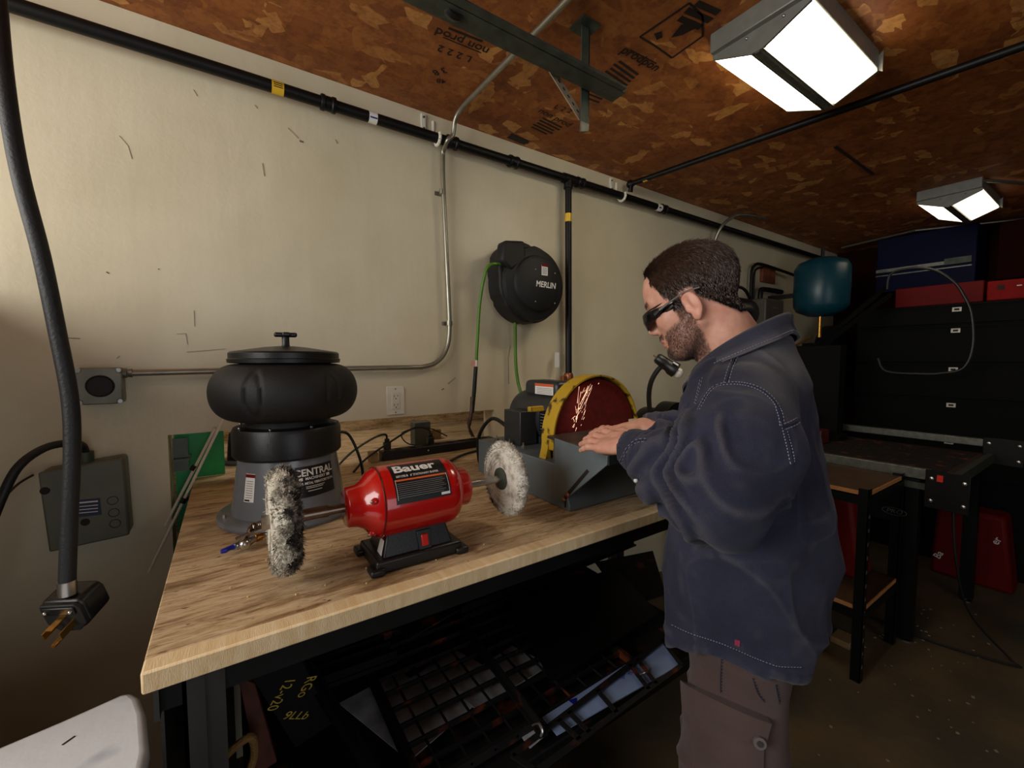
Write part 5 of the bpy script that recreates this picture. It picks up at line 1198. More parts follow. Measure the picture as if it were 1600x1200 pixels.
def surface(fn, lo, hi, h, B=12):
    lo, hi = np.array(lo, float), np.array(hi, float)
    nb = np.ceil((hi - lo) / (h * B)).astype(int); n = nb * B
    V_ = np.ones(tuple(n), np.float32)
    bi = np.stack(np.meshgrid(*[np.arange(k) for k in nb], indexing='ij'), -1).reshape(-1, 3)
    cen = lo + (bi + .5) * B * h; dc = fn(cen); rad = B * h * .5 * 1.75 + .02
    V6 = V_.reshape(nb[0], B, nb[1], B, nb[2], B)
    for i in np.nonzero(dc < -rad)[0]: a, b, c = bi[i]; V6[a, :, b, :, c, :] = -1
    act = np.nonzero(np.abs(dc) <= rad)[0]
    g = np.stack(np.meshgrid(*[np.arange(B)] * 3, indexing='ij'), -1).reshape(-1, 3)
    for s in range(0, len(act), 40):
        ids = act[s:s + 40]
        P = (lo + (bi[ids][:, None, :] * B + g[None]) * h).reshape(-1, 3)
        d = fn(P).astype(np.float32).reshape(len(ids), B, B, B)
        for q, i in enumerate(ids): a, b, c = bi[i]; V6[a, :, b, :, c, :] = d[q]
    s = V_ < 0
    m = [n_ - 1 for n_ in n]
    cnt = np.zeros(m, np.int8)
    for a in (0, 1):
        for b in (0, 1):
            for c in (0, 1): cnt += s[a:m[0] + a, b:m[1] + b, c:m[2] + c]
    cells = np.stack(np.nonzero((cnt > 0) & (cnt < 8)), -1)
    cid = np.full(m, -1, np.int32); cid[cells[:, 0], cells[:, 1], cells[:, 2]] = np.arange(len(cells))
    cor = {}
    for a in (0, 1):
        for b in (0, 1):
            for c in (0, 1): cor[(a, b, c)] = V_[cells[:, 0] + a, cells[:, 1] + b, cells[:, 2] + c]
    acc = np.zeros((len(cells), 3)); num = np.zeros(len(cells))
    ks = list(cor)
    for p in ks:
        for q in ks:
            if sum(abs(p[i] - q[i]) for i in range(3)) == 1 and p < q:
                A, B_ = cor[p], cor[q]; ch = (A < 0) != (B_ < 0); t = np.where(ch, A / np.where(ch, A - B_, 1), 0)
                pos = np.array(p) + (np.array(q) - np.array(p)) * t[:, None]
                acc += pos * ch[:, None]; num += ch
    verts = lo + (cells + acc / num[:, None]) * h
    faces = []
    for ax in range(3):
        sl0 = [slice(None)] * 3; sl1 = [slice(None)] * 3; sl0[ax] = slice(0, -1); sl1[ax] = slice(1, None)
        A, B_ = s[tuple(sl0)], s[tuple(sl1)]
        e = np.stack(np.nonzero(A != B_), -1); o1, o2 = [(1, 2), (2, 0), (0, 1)][ax]
        ok = (e[:, o1] > 0) & (e[:, o2] > 0) & (e[:, o1] < m[o1]) & (e[:, o2] < m[o2]); e = e[ok]
        ins = A[e[:, 0], e[:, 1], e[:, 2]]
        q = []
        for (a, b) in ((0, 0), (1, 0), (1, 1), (0, 1)):
            c = e.copy(); c[:, o1] -= a; c[:, o2] -= b; q.append(cid[c[:, 0], c[:, 1], c[:, 2]])
        F_ = np.stack(q, -1); F_[~ins] = F_[~ins][:, ::-1]; faces.append(F_[(F_ >= 0).all(1)])
    return verts, np.concatenate(faces)
def smooth_verts(v, f, it=2, lam=.5):
    e = np.concatenate([f[:, [i, (i + 1) % 4]] for i in range(4)]); n = len(v)
    for _ in range(it):
        acc = np.zeros_like(v); c = np.zeros(n)
        for k in range(3): acc[:, k] = np.bincount(e[:, 0], v[e[:, 1], k], n) + np.bincount(e[:, 1], v[e[:, 0], k], n)
        c = np.bincount(e[:, 0], minlength=n) + np.bincount(e[:, 1], minlength=n)
        v = v + lam * (acc / np.maximum(c, 1)[:, None] - v)
    return v
def vnormals(v, f):
    a = np.cross(v[f[:, 2]] - v[f[:, 0]], v[f[:, 3]] - v[f[:, 1]]); nn = np.zeros_like(v)
    for i in range(4):
        for k in range(3): nn[:, k] += np.bincount(f[:, i], a[:, k], len(v))
    return nn / (np.linalg.norm(nn, axis=1, keepdims=True) + 1e-12)
_lat = rng.random((32, 32, 32))
def vnoise(P, s, off=0.0):
    q = P * s + off + 100; i = np.floor(q).astype(int); t = q - i; t = t * t * (3 - 2 * t); r = 0
    for a in (0, 1):
        for b in (0, 1):
            for c in (0, 1):
                w = (t[:, 0] if a else 1 - t[:, 0]) * (t[:, 1] if b else 1 - t[:, 1]) * (t[:, 2] if c else 1 - t[:, 2])
                r = r + w * _lat[(i[:, 0] + a) % 32, (i[:, 1] + b) % 32, (i[:, 2] + c) % 32]
    return r
def mk_obj(name, v, f, m_, parent, angle=None):
    me = bpy.data.meshes.new(name); me.vertices.add(len(v)); me.vertices.foreach_set('co', np.asarray(v, np.float32).ravel())
    k = f.shape[1]; me.loops.add(len(f) * k); me.loops.foreach_set('vertex_index', np.asarray(f, np.int32).ravel())
    me.polygons.add(len(f)); me.polygons.foreach_set('loop_start', np.arange(len(f), dtype=np.int32) * k)
    me.polygons.foreach_set('use_smooth', np.ones(len(f), bool)); me.update(calc_edges=True)
    me.materials.append(m_); o = bpy.data.objects.new(name, me); COL.objects.link(o); o.parent = parent; return o
def lobj(name, mb, m_, parent, **k):
    o = obj(name, mb, m_, None, **k); o.parent = parent; return o

# --- joints
WL = loc(Bp(993, 703, 1.203)); TL = loc(Bp(899, 690, 1.186))
WR = loc(Bp(1006, 671, 1.205)); TR = loc(Bp(918, 672, 1.188))
EL = PV(1124, 776, .70); SL = PV(1168, 640, .83)
ER = PV(1095, 700, 1.10); SR = np.array([.035, .150, 1.305])
YAW = math.radians(14); FW = np.array([-math.cos(YAW), math.sin(YAW), 0]); LF = np.array([-math.sin(YAW), -math.cos(YAW), 0])

# --- head frame
HP = math.radians(22); HO = np.array([-.105, -.0, 1.505]); HY = math.radians(4)
hf = np.array([-math.cos(HP) * math.cos(HY), math.cos(HP) * math.sin(HY), -math.sin(HP)]); hl = np.array([-math.sin(HY), -math.cos(HY), 0]); hv = np.cross(hf, hl)
HM = np.stack([hf, hl, hv], 1)                       # columns: forward, left, up
def toh(P): return (P - HO) @ HM
def fromh(p): return HO + HM @ np.array(p, float)
def head_sdf(P):
    q = toh(P); s = q.copy(); s[:, 1] = np.abs(s[:, 1])
    d = ell(q, (-.010, 0, .042), (.090, .073, .083))
    d = smin(d, ell(q, (.034, 0, .048), (.056, .062, .062)), .02)
    d = smin(d, ell(q, (.036, 0, -.015), (.050, .055, .070)), .02)
    d = smin(d, ell(q, (.036, 0, -.066), (.042, .045, .030)), .02)
    d = smin(d, capsule(s, (.072, .0, -.082), (.060, .016, -.083), .014, .014), .016)
    d = smin(d, capsule(s, (.052, .030, -.086), (-.004, .052, -.045), .012, .014), .024)
    d = smin(d, ell(s, (.052, .040, -.012), (.022, .018, .020)), .016)
    d = smin(d, capsule(s, (.084, .006, .034), (.070, .040, .036), .008, .009), .012)
    d = smax(d, -ell(s, (.094, .029, .012), (.015, .017, .012)), .012)
    d = smin(d, ell(s, (.070, .029, .010), (.013, .013, .012)), .004)
    d = smin(d, capsule(s, (.082, 0, .020), (.098, 0, -.017), .0065, .0105), .010)
    d = smin(d, ell(s, (.089, .0095, -.023), (.011, .0075, .0075)), .005)
    d = smax(d, -ell(s, (.092, .006, -.0315), (.004, .003, .003)), .003)
    d = smin(d, ell(s, (.075, 0, -.045), (.014, .022, .014)), .012)
    d = smin(d, ell(s, (.082, 0, -.0485), (.0085, .021, .0048)), .004)
    d = smin(d, ell(s, (.080, 0, -.0595), (.0085, .018, .0055)), .004)
    d = smax(d, -ell(s, (.093, 0, -.0538), (.009, .022, .0012)), .003)
    # ears
    a = math.radians(-14); e = s - np.array([-.006, .0735, -.010]); ex = e[:, 0] * math.cos(a) + e[:, 2] * math.sin(a); ez = -e[:, 0] * math.sin(a) + e[:, 2] * math.cos(a); ey = e[:, 1] - (-ex) * .35
    E = np.stack([ex, ey, ez], 1)
    ear = ell(E, (0, 0, .002), (.0165, .0055, .028))
    ear = smax(ear, -ell(E, (.003, .007, .003), (.0105, .006, .019)), .003)
    ear = smin(ear, ell(E, (.006, .001, -.024), (.008, .005, .009)), .006)
    ear = smin(ear, ell(E, (-.002, .002, .004), (.004, .004, .014)), .004)
    ear = smin(ear, ell(E, (.014, .0, -.004), (.004, .004, .006)), .004)
    return smin(d, ear, .004)
NB, NT = np.array([.005, .01, 1.36]), fromh((-.030, 0, -.045))
def neck_sdf(P):
    d = capsule(P, NT, NB, .053, .060)
    d = smin(d, capsule(P, fromh((.01, 0, -.055)), NB + FW * .03, .036, .05), .02)
    return d

def hand(P, w, tip, thumb_side, elbow, spread=1.0, roll=0.0):
    a = tip - w; L_ = np.linalg.norm(a); a = a / L_
    n = np.array([0, 0, 1.0]); n = n - a * (n @ a); n /= np.linalg.norm(n); b = np.cross(n, a) * thumb_side; w0 = w
    cr, sr = math.cos(roll), math.sin(roll); n, b = n * cr - b * sr, b * cr + n * sr; w = w + np.array([0, 0, .030 * abs(sr)])
    def pt(x, y, z): return w + a * x * L_ / .185 + b * y + n * z
    M = np.stack([a, b, n], 1)
    d = ell(P, pt(.055, 0, -.004), (.050, .037, .0145), M)
    d = smin(d, capsule(P, pt(.0, 0, 0), pt(.05, .012, 0), .022, .014), .012)
    d = smin(d, capsule(P, pt(.012, -.008, 0), pt(.085, -.026, -.006), .017, .010), .012)
    d = smin(d, capsule(P, pt(.02, .01, 0), pt(.090, .026, -.004), .017, .0105), .012)
    for (y, x0, Ls, r) in ((.029, .088, .068, .0084), (.010, .092, .078, .0086), (-.009, .090, .072, .0081), (-.028, .080, .058, .0072)):
        ys = y * (1 + .22 * spread)
        p0, p1, p2, p3 = pt(x0 - .012, y, -.002), pt(x0 + Ls * .42, ys, .000), pt(x0 + Ls * .72, ys, -.006), pt(x0 + Ls * .97, ys * .98, -.0125)
        f_ = polycap(P, [p0, p1, p2, p3], [r * 1.12, r * 1.03, r * .94, r * .80], .004)
        d = smin(d, f_, .0035)
        d = smin(d, ell(P, p1 + n * .0015, (r * 1.1, r * .98, r * 1.0), M), .004)
    th = polycap(P, [pt(.022, .026, -.004), pt(.055, .046, -.008), pt(.082, .056, -.010), pt(.105, .058, -.012)], [.016, .0118, .0105, .0085], .006)
    d = smin(d, th, .008)
    fa = capsule(P, w, w + (elbow - w) * .9, .026, .042); 
    return smin(d, fa, .016)

def core_sdf(P):
    d = capsule(P, NB - (0, 0, .02), NB - (0, 0, .06), .05, .05)
    # torso and limbs under the clothes
    q = np.stack([P @ FW, P @ LF, P[:, 2]], 1)
    tor = ell(q, (.0, 0, 1.18), (.10, .155, .24)); tor = smin(tor, ell(q, (0, 0, .90), (.085, .115, .14)), .05)
    d = smin(d, tor, .03)
    d = smin(d, capsule(P, SR, SL, .045, .045), .04)
    for s_, w, t_, e, th in ((SL, WL, TL, EL, -1), (SR, WR, TR, ER, 1)):
        d = smin(d, capsule(P, s_, e, .048, .040), .02); d = smin(d, capsule(P, e, e + (w - e) * .8, .040, .028), .02)
    for hip, knee, ank in LEGS: d = smin(d, polycap(P, [np.array(hip) - (0, 0, .05), knee, ank], [.058, .046, .035], .03), .02)
    return d
LEGS = [((-.0, -.095, .88), (-.015, -.10, .47), (.045, -.11, .09)), ((.015, .085, .88), (-.03, .10, .47), (-.02, .13, .09))]

SKIN = bpy.data.materials.new('skin'); SKIN.use_nodes = True
nt, b = nodes_of(SKIN)
at = nt.nodes.new('ShaderNodeVertexColor'); at.layer_name = 'tone'
nz = nt.nodes.new('ShaderNodeTexNoise'); nz.inputs['Scale'].default_value = 45; nz.inputs['Detail'].default_value = 5
tc = nt.nodes.new('ShaderNodeTexCoord'); nt.links.new(tc.outputs['Object'], nz.inputs['Vector'])
rp = nt.nodes.new('ShaderNodeValToRGB'); rp.color_ramp.elements[0].position = .3; rp.color_ramp.elements[1].position = .75
rp.color_ramp.elements[0].color = S(200, 142, 120); rp.color_ramp.elements[1].color = S(222, 170, 146)
nt.links.new(nz.outputs['Fac'], rp.inputs[0])
mx_ = nt.nodes.new('ShaderNodeMix'); mx_.data_type = 'RGBA'; mx_.blend_type = 'MULTIPLY'; mx_.inputs[0].default_value = 1
nt.links.new(rp.outputs[0], mx_.inputs[6]); nt.links.new(at.outputs['Color'], mx_.inputs[7]); nt.links.new(mx_.outputs[2], b.inputs['Base Color'])
b.inputs['Roughness'].default_value = .48; b.inputs['Subsurface Weight'].default_value = .12; b.inputs['Subsurface Radius'].default_value = (.012, .004, .002); b.inputs['Subsurface Scale'].default_value = .5
bpn = nt.nodes.new('ShaderNodeBump'); bpn.inputs['Strength'].default_value = .12; bpn.inputs['Distance'].default_value = .002
nz2 = nt.nodes.new('ShaderNodeTexNoise'); nz2.inputs['Scale'].default_value = 420; nt.links.new(tc.outputs['Object'], nz2.inputs['Vector'])
nt.links.new(nz2.outputs['Fac'], bpn.inputs['Height']); nt.links.new(bpn.outputs[0], b.inputs['Normal'])

def upper_sdf(P): return smin(head_sdf(P), smin(neck_sdf(P), capsule(P, SR * .6, SL * .6, .045, .045), .03), .018)
def hands_sdf(P): return np.minimum(hand(P, WL, TL, -1, EL, 1.0, .42), hand(P, WR, TR, 1, ER, .6, .10))
parts_ = [surface(upper_sdf, (-.24, -.11, 1.335), (.03, .11, 1.66), .0019), surface(hands_sdf, (-.44, -.20, 1.12), (-.10, .23, 1.26), .0015), surface(core_sdf, (-.36, -.34, .05), (.20, .34, 1.42), .006)]
bv = []; bf = []; nv_ = 0
for v_, f_ in parts_:
    bv.append(smooth_verts(v_, f_, 1, .4)); bf.append(f_ + nv_); nv_ += len(v_)
bv = np.concatenate(bv); bf = np.concatenate(bf); bn = vnormals(bv, bf)
q = toh(bv)
def sst(x, a, b_): t = np.clip((x - a) / (b_ - a), 0, 1); return t * t * (3 - 2 * t)
aS = np.abs(q[:, 1])
# hairline: forward limit depends on height; sideburns, above and behind the ear, nape
def hair_mask(q):
    f, s_, v = q[:, 0], np.abs(q[:, 1]), q[:, 2]
    temple = sst(s_, .02, .055)
    front = .071 - .020 * temple * sst(v, .03, .10) - .006 * sst(.03 - s_, 0, .03)
    top = sst(front - f, -.002, .005) * sst(v, .062, .068)
    side = sst(.047 + (v - .04) * .30 - f, 0, .005) * sst(v, .022, .030)
    burn = sst(.036 - f, 0, .004) * sst(f, .010, .014) * sst(v, -.010, -.004) * sst(s_, .045, .05)
    back = sst(-.014 - f, 0, .006) * sst(v - np.maximum(-.058, .002 + (f + .021) * 1.1), -.004, .006)
    m_ = np.maximum.reduce([top, side, burn, back])
    return m_ * (q[:, 2] > -.07) * (q[:, 0] < .09)
def beard_mask(q):
    f, s_, v = q[:, 0], np.abs(q[:, 1]), q[:, 2]
    line = -.022 - (f - .02) * .30                        # upper limit falls towards the mouth
    cheek = sst(line - v, -.004, .010) * sst(f, -.006, .006) * sst(s_, .0, .003)
    burn = sst(.032 - f, 0, .006) * sst(f, .006, .012) * sst(.004 - v, 0, .01) * sst(s_, .045, .05)
    mous = sst(f, .068, .074) * sst(-.031 - v, 0, .005) * sst(v, -.048, -.044) * sst(.034 - s_, 0, .01)
    chin = sst(f, .045, .055) * sst(-.065 - v, 0, .005)
    m_ = np.maximum.reduce([cheek * (1 - sst(f, .07, .076) * sst(v, -.069, -.063)), burn, mous, chin])
    lips = sst(f, .076, .079) * sst(v, -.0675, -.065) * sst(-.043 - v, 0, .003) * sst(.024 - s_, 0, .005)
    neck = sst(v + .118 + (f - .02) * .0, 0, .012)
    return m_ * (1 - lips) * neck * (f < .1)
headzone = (bv[:, 2] > 1.34) & (q[:, 2] > -.125) & (np.abs(q[:, 1]) < .1) & (q[:, 0] > -.12) & (q[:, 0] < .12)
earz = (np.abs(q[:, 0] + .006) < .024) & (aS > .072) & (np.abs(q[:, 2] + .010) < .032)
hm = np.where(headzone & ~earz, hair_mask(q), 0); bm_ = np.where(headzone & ~earz, beard_mask(q), 0)
tone = np.ones((len(bv), 4), np.float32)
def blend(mask, col):
    for k in range(3): tone[:, k] = tone[:, k] * (1 - mask) + col[k] * mask
blend(hm * .9, (.14, .10, .09)); blend(bm_ * .72, (.26, .22, .21))
lips = np.where(headzone, sst(q[:, 0], .076, .080) * sst(q[:, 2], -.067, -.063) * sst(-.043 - q[:, 2], 0, .004) * sst(.024 - aS, 0, .006), 0)
blend(lips * .8, (.80, .52, .50)); blend(np.where(headzone & earz, .35, 0), (1.0, .72, .66))
brow = np.where(headzone, sst(q[:, 0], .066, .072) * np.exp(-((q[:, 2] - .035) / .0045) ** 2) * sst(aS, .008, .014) * sst(.05 - aS, 0, .008), 0); blend(brow * .8, (.18, .13, .12))
hz = bv[:, 0] < -.22; kn_ = np.where(hz & (bv[:, 2] < 1.3), np.clip(vnoise(bv, 60) - .5, 0, 1) * .6, 0); blend(kn_, (1.0, .78, .74))
body = mk_obj('body', bv, bf, SKIN, person)
ca = body.data.color_attributes.new('tone', 'FLOAT_COLOR', 'POINT'); ca.data.foreach_set('color', tone.ravel())

# fingernails on the near hand are sub-parts of the body's surface
# --- hair and beard as short strands
HAIR = bpy.data.materials.new('dark_brown_hair'); HAIR.use_nodes = True; nt, b = nodes_of(HAIR)
b.inputs['Base Color'].default_value = S(66, 46, 35); b.inputs['Roughness'].default_value = .38; b.inputs['Specular IOR Level'].default_value = .5
SCALP = mat('hair_mass', S(22, 15, 12), .95, var=.3, vscale=120, bump=.6, bscale=500, spec=.1)
BRD = bpy.data.materials.new('dark_beard_hair'); BRD.use_nodes = True; nt, b = nodes_of(BRD)
b.inputs['Base Color'].default_value = S(58, 42, 34); b.inputs['Roughness'].default_value = .5
def strands(mask, count, length, width, comb, lift, jitter=.35, thin=None):
    fa_ = bf[(mask[bf].mean(1) > .25)]
    wgt = mask[fa_].mean(1); wgt = wgt * (thin[fa_].mean(1) if thin is not None else 1)
    idx = rng.choice(len(fa_), count, p=wgt / wgt.sum()); w4 = rng.dirichlet((1, 1, 1, 1), count)
    fsel = fa_[idx]; p = ((bv + (bn * offall[:, None] if thin is not None else 0))[fsel] * w4[:, :, None]).sum(1); n = (bn[fsel] * w4[:, :, None]).sum(1); n /= np.linalg.norm(n, axis=1, keepdims=True)
    qq = toh(p); c = comb(qq) @ HM.T; c = c - n * (c * n).sum(1, keepdims=True); c /= np.linalg.norm(c, axis=1, keepdims=True) + 1e-9
    c = c + rng.normal(0, jitter, c.shape); L_ = (length(qq) * rng.uniform(.7, 1.25, count))[:, None]
    d1 = c + n * lift; d1 /= np.linalg.norm(d1, axis=1, keepdims=True); d2 = c + n * lift * .15 + np.array([0, 0, -.25]); d2 /= np.linalg.norm(d2, axis=1, keepdims=True)
    p0 = p - n * .001; p1 = p0 + d1 * L_ * .5; p2 = p1 + d2 * L_ * .5
    sd = np.cross(d1, p - CL); sd /= np.linalg.norm(sd, axis=1, keepdims=True); sd = sd + n * rng.normal(0, .4, (count, 1)); sd *= width
    V_ = np.stack([p0 - sd, p0 + sd, p1 - sd, p1 + sd, p2 - sd * .3, p2 + sd * .3], 1).reshape(-1, 3); base = np.arange(count)[:, None] * 6
    return V_, np.concatenate([base + [0, 1, 3, 2], base + [2, 3, 5, 4]])
def comb_hair(qq):
    s_ = np.sign(qq[:, 1]) * np.minimum(1, np.abs(qq[:, 1]) / .05); top = np.clip((qq[:, 2] - .06) / .05, 0, 1)
    return np.stack([-.35 + .75 * top * 0 - .55 * top, .35 * s_, -.95 + 1.0 * top * .6], 1)
thin = 1 - .55 * np.exp(-(((q[:, 0] + .035) / .035) ** 2 + (q[:, 1] / .035) ** 2)) * (q[:, 2] > .08)
Lh = lambda qq: .006 + .010 * np.clip((qq[:, 2] - .02) / .07, 0, 1) - .003 * np.clip((-qq[:, 2]) / .03, 0, 1)
# cap of hair mass beneath the strands
capm = hm > .6; capf = bf[capm[bf].all(1)]
off = (.0004 + .0045 * np.clip((q[:, 2] - .02) / .05, 0, 1)) * np.clip((hm - .6) / .4, 0, 1) * (.5 + .5 * thin)
offall = np.where(hm > .6, off, 0)
capv = bv + bn * (off + (vnoise(bv, 160) - .5) * .0012 * (hm > .5))[:, None]
used, inv = np.unique(capf, return_inverse=True)
hair = mk_obj('hair', capv[used], inv.reshape(-1, 4), SCALP, person)
sv, sf = strands(hm, 34000, Lh, .00026, comb_hair, .38, .20, thin)
nn_ = bn  # strands start on the scalp and pass the cap
o = mk_obj('hair_strands', sv, sf, HAIR, hair)
comb_b = lambda qq: np.stack([.25 + 0 * qq[:, 0], .1 * np.sign(qq[:, 1]), -1 + 0 * qq[:, 0]], 1)
sv, sf = strands(bm_, 15000, lambda qq: .0055 + 0 * qq[:, 0], .00016, comb_b, .55, .4)
beard = mk_obj('beard', sv, sf, BRD, person)
sv, sf = strands(brow, 900, lambda qq: .006 + 0 * qq[:, 0], .00018, lambda qq: np.stack([-.4 + 0 * qq[:, 0], 1. * np.sign(qq[:, 1]), .2 + 0 * qq[:, 0]], 1), .25, .2)
mk_obj('eyebrows', sv, sf, BRD, person)

# --- sunglasses
LENS = mat('dark_lens', S(16, 15, 16), .08, var=.02, coat=.6); FRM = mat('silver_frame', S(150, 148, 146), .3, metal=.8, var=.05)
sg = bpy.data.objects.new('sunglasses', None); COL.objects.link(sg); sg.parent = person
def hm_(pts): return [tuple(fromh(p)) for p in pts]
for s_ in (1, -1):
    m2 = MB(); n = 10; g = []
    for j in range(n + 1):
        t_ = j / n; y = .006 + t_ * .058; x = .101 - 5.6 * max(0, y - .012) ** 2 * (1 + 4 * t_ * t_)
        x += .004; hgt = .016 + .003 * math.sin(t_ * math.pi) - .007 * t_ ** 3; zc = .0 + .005 * t_
        for off_ in (0, .0016):
            g += [(x - off_, s_ * y, zc + hgt * .9 * (1 - .1 * (1 - t_))), (x + .0028 - off_, s_ * y, zc), (x - off_, s_ * y, zc - hgt * (.55 + .45 * math.sin(min(1, t_ * 1.25 + .12) * math.pi)))]
    fs = []
    for j in range(n):
        a, c = j * 6, j * 6 + 6
        fs += [(a, a + 1, c + 1, c), (a + 1, a + 2, c + 2, c + 1), (a + 3, c + 3, c + 4, a + 4), (a + 4, c + 4, c + 5, a + 5), (a, c, c + 3, a + 3), (a + 2, a + 5, c + 5, c + 2)]
    lobj('lens', m2.add(hm_(g), fs), LENS, sg, angle=60)
    xh = .101 - 5.6 * (.052) ** 2 * 5
    lobj('brow_bar', MB().tube(hm_([(.101 - 5.6 * max(0, y - .012) ** 2 * (1 + 4 * ((y - .006) / .058) ** 2), s_ * y, .016 + .0012 * k) for k, y in enumerate((.004, .02, .035, .048, .060))]), .0016, 8), BLACK, sg)
    lobj('temple_arm', MB().tube(hm_([(.056, s_ * .0665, .008), (.034, s_ * .074, .012), (.0, s_ * .0795, .018), (-.030, s_ * .0785, .014)]), [.0036, .0022, .0016, .002], 8), FRM, sg)
    lobj('hinge_plate', MB().tube(hm_([(.068, s_ * .060, .004), (.050, s_ * .068, .009)]), [.007, .003], 8), BLACK, sg)
lobj('nose_bridge', MB().tube(hm_([(.101, -.008, .012), (.104, 0, .014), (.101, .008, .012)]), .0018, 8), BLACK, sg)

# --- jacket
TAB = np.array([  # z, centre forward offset, half depth, half width
    [.70, .006, .122, .186], [.80, .004, .134, .190], [.90, -.006, .142, .186], [1.0, -.010, .144, .192], [1.1, -.009, .138, .196],
    [1.2, -.004, .126, .196], [1.3, .000, .108, .178], [1.36, .002, .092, .140], [1.40, .004, .080, .10], [1.46, .0, .06, .06]])
def torso(P, grow=0.0):
    q = np.stack([P @ FW, P @ LF, P[:, 2]], 1); z = q[:, 2]
    c = np.interp(z, TAB[:, 0], TAB[:, 1]); a = np.interp(z, TAB[:, 0], TAB[:, 2]) + grow; b_ = np.interp(z, TAB[:, 0], TAB[:, 3]) + grow
    x, y = (q[:, 0] - c) / a, q[:, 1] / b_; e = (np.abs(x) ** 2.3 + np.abs(y) ** 2.3) ** (1 / 2.3)
    return (e - 1) * np.minimum(a, b_) * .9
cuffL = WL + (EL - WL) * .02; cuffR = WR + (ER - WR) * .02
uL = (EL - WL) / np.linalg.norm(EL - WL); uR = (ER - WR) / np.linalg.norm(ER - WR)
def hem_z(P):
    f_, l_ = P @ FW, P @ LF
    ang = np.arctan2(l_ / .18, f_ / .14)                 # 0 front, 90 deg left side, 180 back
    return .792 + .012 * (np.abs(ang) > 2.2) + .068 * np.exp(-((np.degrees(np.abs(ang)) - 98) / 46) ** 2) + .0 * ang
def jacket_sdf(P):
    d = torso(P)
    yl, yr = NB + np.array([.02, -.05, -.02]), NB + np.array([.02, .04, -.035])
    d = smin(d, capsule(P, yl, SL + (0, .02, .0), .060, .072), .035)
    d = smin(d, capsule(P, yr, SR, .055, .066), .035)
    d = smax(d, (hem_z(P) - P[:, 2]), .006)
    arm = polycap(P, [SL + (0, .01, 0), SL * .5 + EL * .5 + (.006, 0, -.005), EL + (.0, .0, .0)], [.078, .084, .070], .04)
    fl = polycap(P, [EL, EL * .55 + WL * .45, WL + uL * .050, WL + uL * .0], [.068, .062, .047, .043], .02)
    fl = smax(fl, -((P - (WL - uL * .008)) @ uL), .004)
    arm = smin(arm, fl, .02)
    d = smin(d, arm, .018)
    armr = polycap(P, [SR, ER], [.070, .068], .04)
    fr_ = polycap(P, [ER, ER * .5 + WR * .5, WR + uR * .045, WR], [.066, .060, .047, .043], .02); fr_ = smax(fr_, -((P - (WR - uR * .022)) @ uR), .004)
    d = smin(d, smin(armr, fr_, .02), .018)
    # open cuffs
    d = smax(d, -capsule(P, WL - uL * .03, WL + uL * .035, .039, .036), .002)
    d = smax(d, -capsule(P, WR - uR * .05, WR + uR * .01, .037, .034), .002)
    # room for the neck
    d = smax(d, (P[:, 2] - (1.386 - .74 * (P @ FW))) * .85 - 2 * np.clip(np.abs(P @ LF) - .085, 0, 1), .006)
    return smax(d, -capsule(P, NB + (0, 0, .0), NT + (-.0, 0, .06), .064, .070), .004)
jv, jf = surface(jacket_sdf, (-.34, -.44, .70), (.24, .32, 1.46), .0042)
jv = smooth_verts(jv, jf, 2, .5); jn = vnormals(jv, jf)
def ridge(x): return 1 - np.abs(2 * (x - np.floor(x)) - 1)
def folds(P):
    out = (vnoise(P * np.array([1, 1, .55]), 9, 3.1) - .5) * .015 + (vnoise(P, 22, 9.7) - .5) * .006 + .004 * (ridge(vnoise(P, 7, 12) * 3.0) ** 4 - .2)
    # forearm rings bunched towards the elbow
    for a, b_, rad, amp, fr_ in ((WL, EL, .10, .0125, 15), (WR, ER, .10, .010, 15)):
        ba = b_ - a; L2 = ba @ ba; t = ((P - a) @ ba) / L2; dd = np.linalg.norm(P - a - np.clip(t, 0, 1)[:, None] * ba, axis=1)
        w = sst(t, .22, .40) * (1 - sst(t, .95, 1.25)) * (1 - sst(dd, .10, .13))
        ph = t * np.sqrt(L2) * fr_ + (vnoise(P, 13, 5) - .5) * 3.2 + (P @ np.array([-4., 0, 5]))
        out = out + w * amp * 1.6 * ((.5 + .5 * np.sin(ph * 6.283)) ** 1.5 - .45)
    # upper arm drape
    ba = EL - SL; t = ((P - SL) @ ba) / (ba @ ba); dd = np.linalg.norm(P - SL - np.clip(t, 0, 1)[:, None] * ba, axis=1)
    w = (1 - sst(dd, .09, .12)) * sst(t, .1, .4)
    out = out + w * .006 * (ridge(P @ np.array([6., 4., 5.]) + (vnoise(P, 8, 1) - .5) * 2.4) ** 3 - .3)
    # diagonal pull on the side of the back and drape lines near the hem
    g = P[:, 2] < 1.12; out = out + g * .010 * (ridge((P[:, 0] * 4.0 + P[:, 2] * 3.4) + (vnoise(P, 5, 7) - .5) * 1.6) ** 3 - .3) * (dd > .1)
    hemw = np.exp(-((P[:, 2] - hem_z(P) - .012) / .016) ** 2); out = out + hemw * ((vnoise(P, 55, 2) - .5) * .005 + .0015)
    gr = np.exp(-((P[:, 2] - hem_z(P) - .024) / .003) ** 2); out = out - gr * .0022
    for w_, u_ in ((WL, uL), (WR, uR)):
        t = (P - w_) @ u_; nr = np.linalg.norm(P - w_ - t[:, None] * u_, axis=1) < .07
        out = out + nr * (np.exp(-((t + .004) / .005) ** 2) * .0012 - np.exp(-((t - .052) / .003) ** 2) * .0028 + (t > .054) * (t < .09) * .003)
    return out
jv = jv + jn * folds(jv)[:, None]; jv = smooth_verts(jv, jf, 1, .3); jn = vnormals(jv, jf)
DEN = bpy.data.materials.new('washed_navy_canvas'); DEN.use_nodes = True; nt, b = nodes_of(DEN)
tc = nt.nodes.new('ShaderNodeTexCoord')
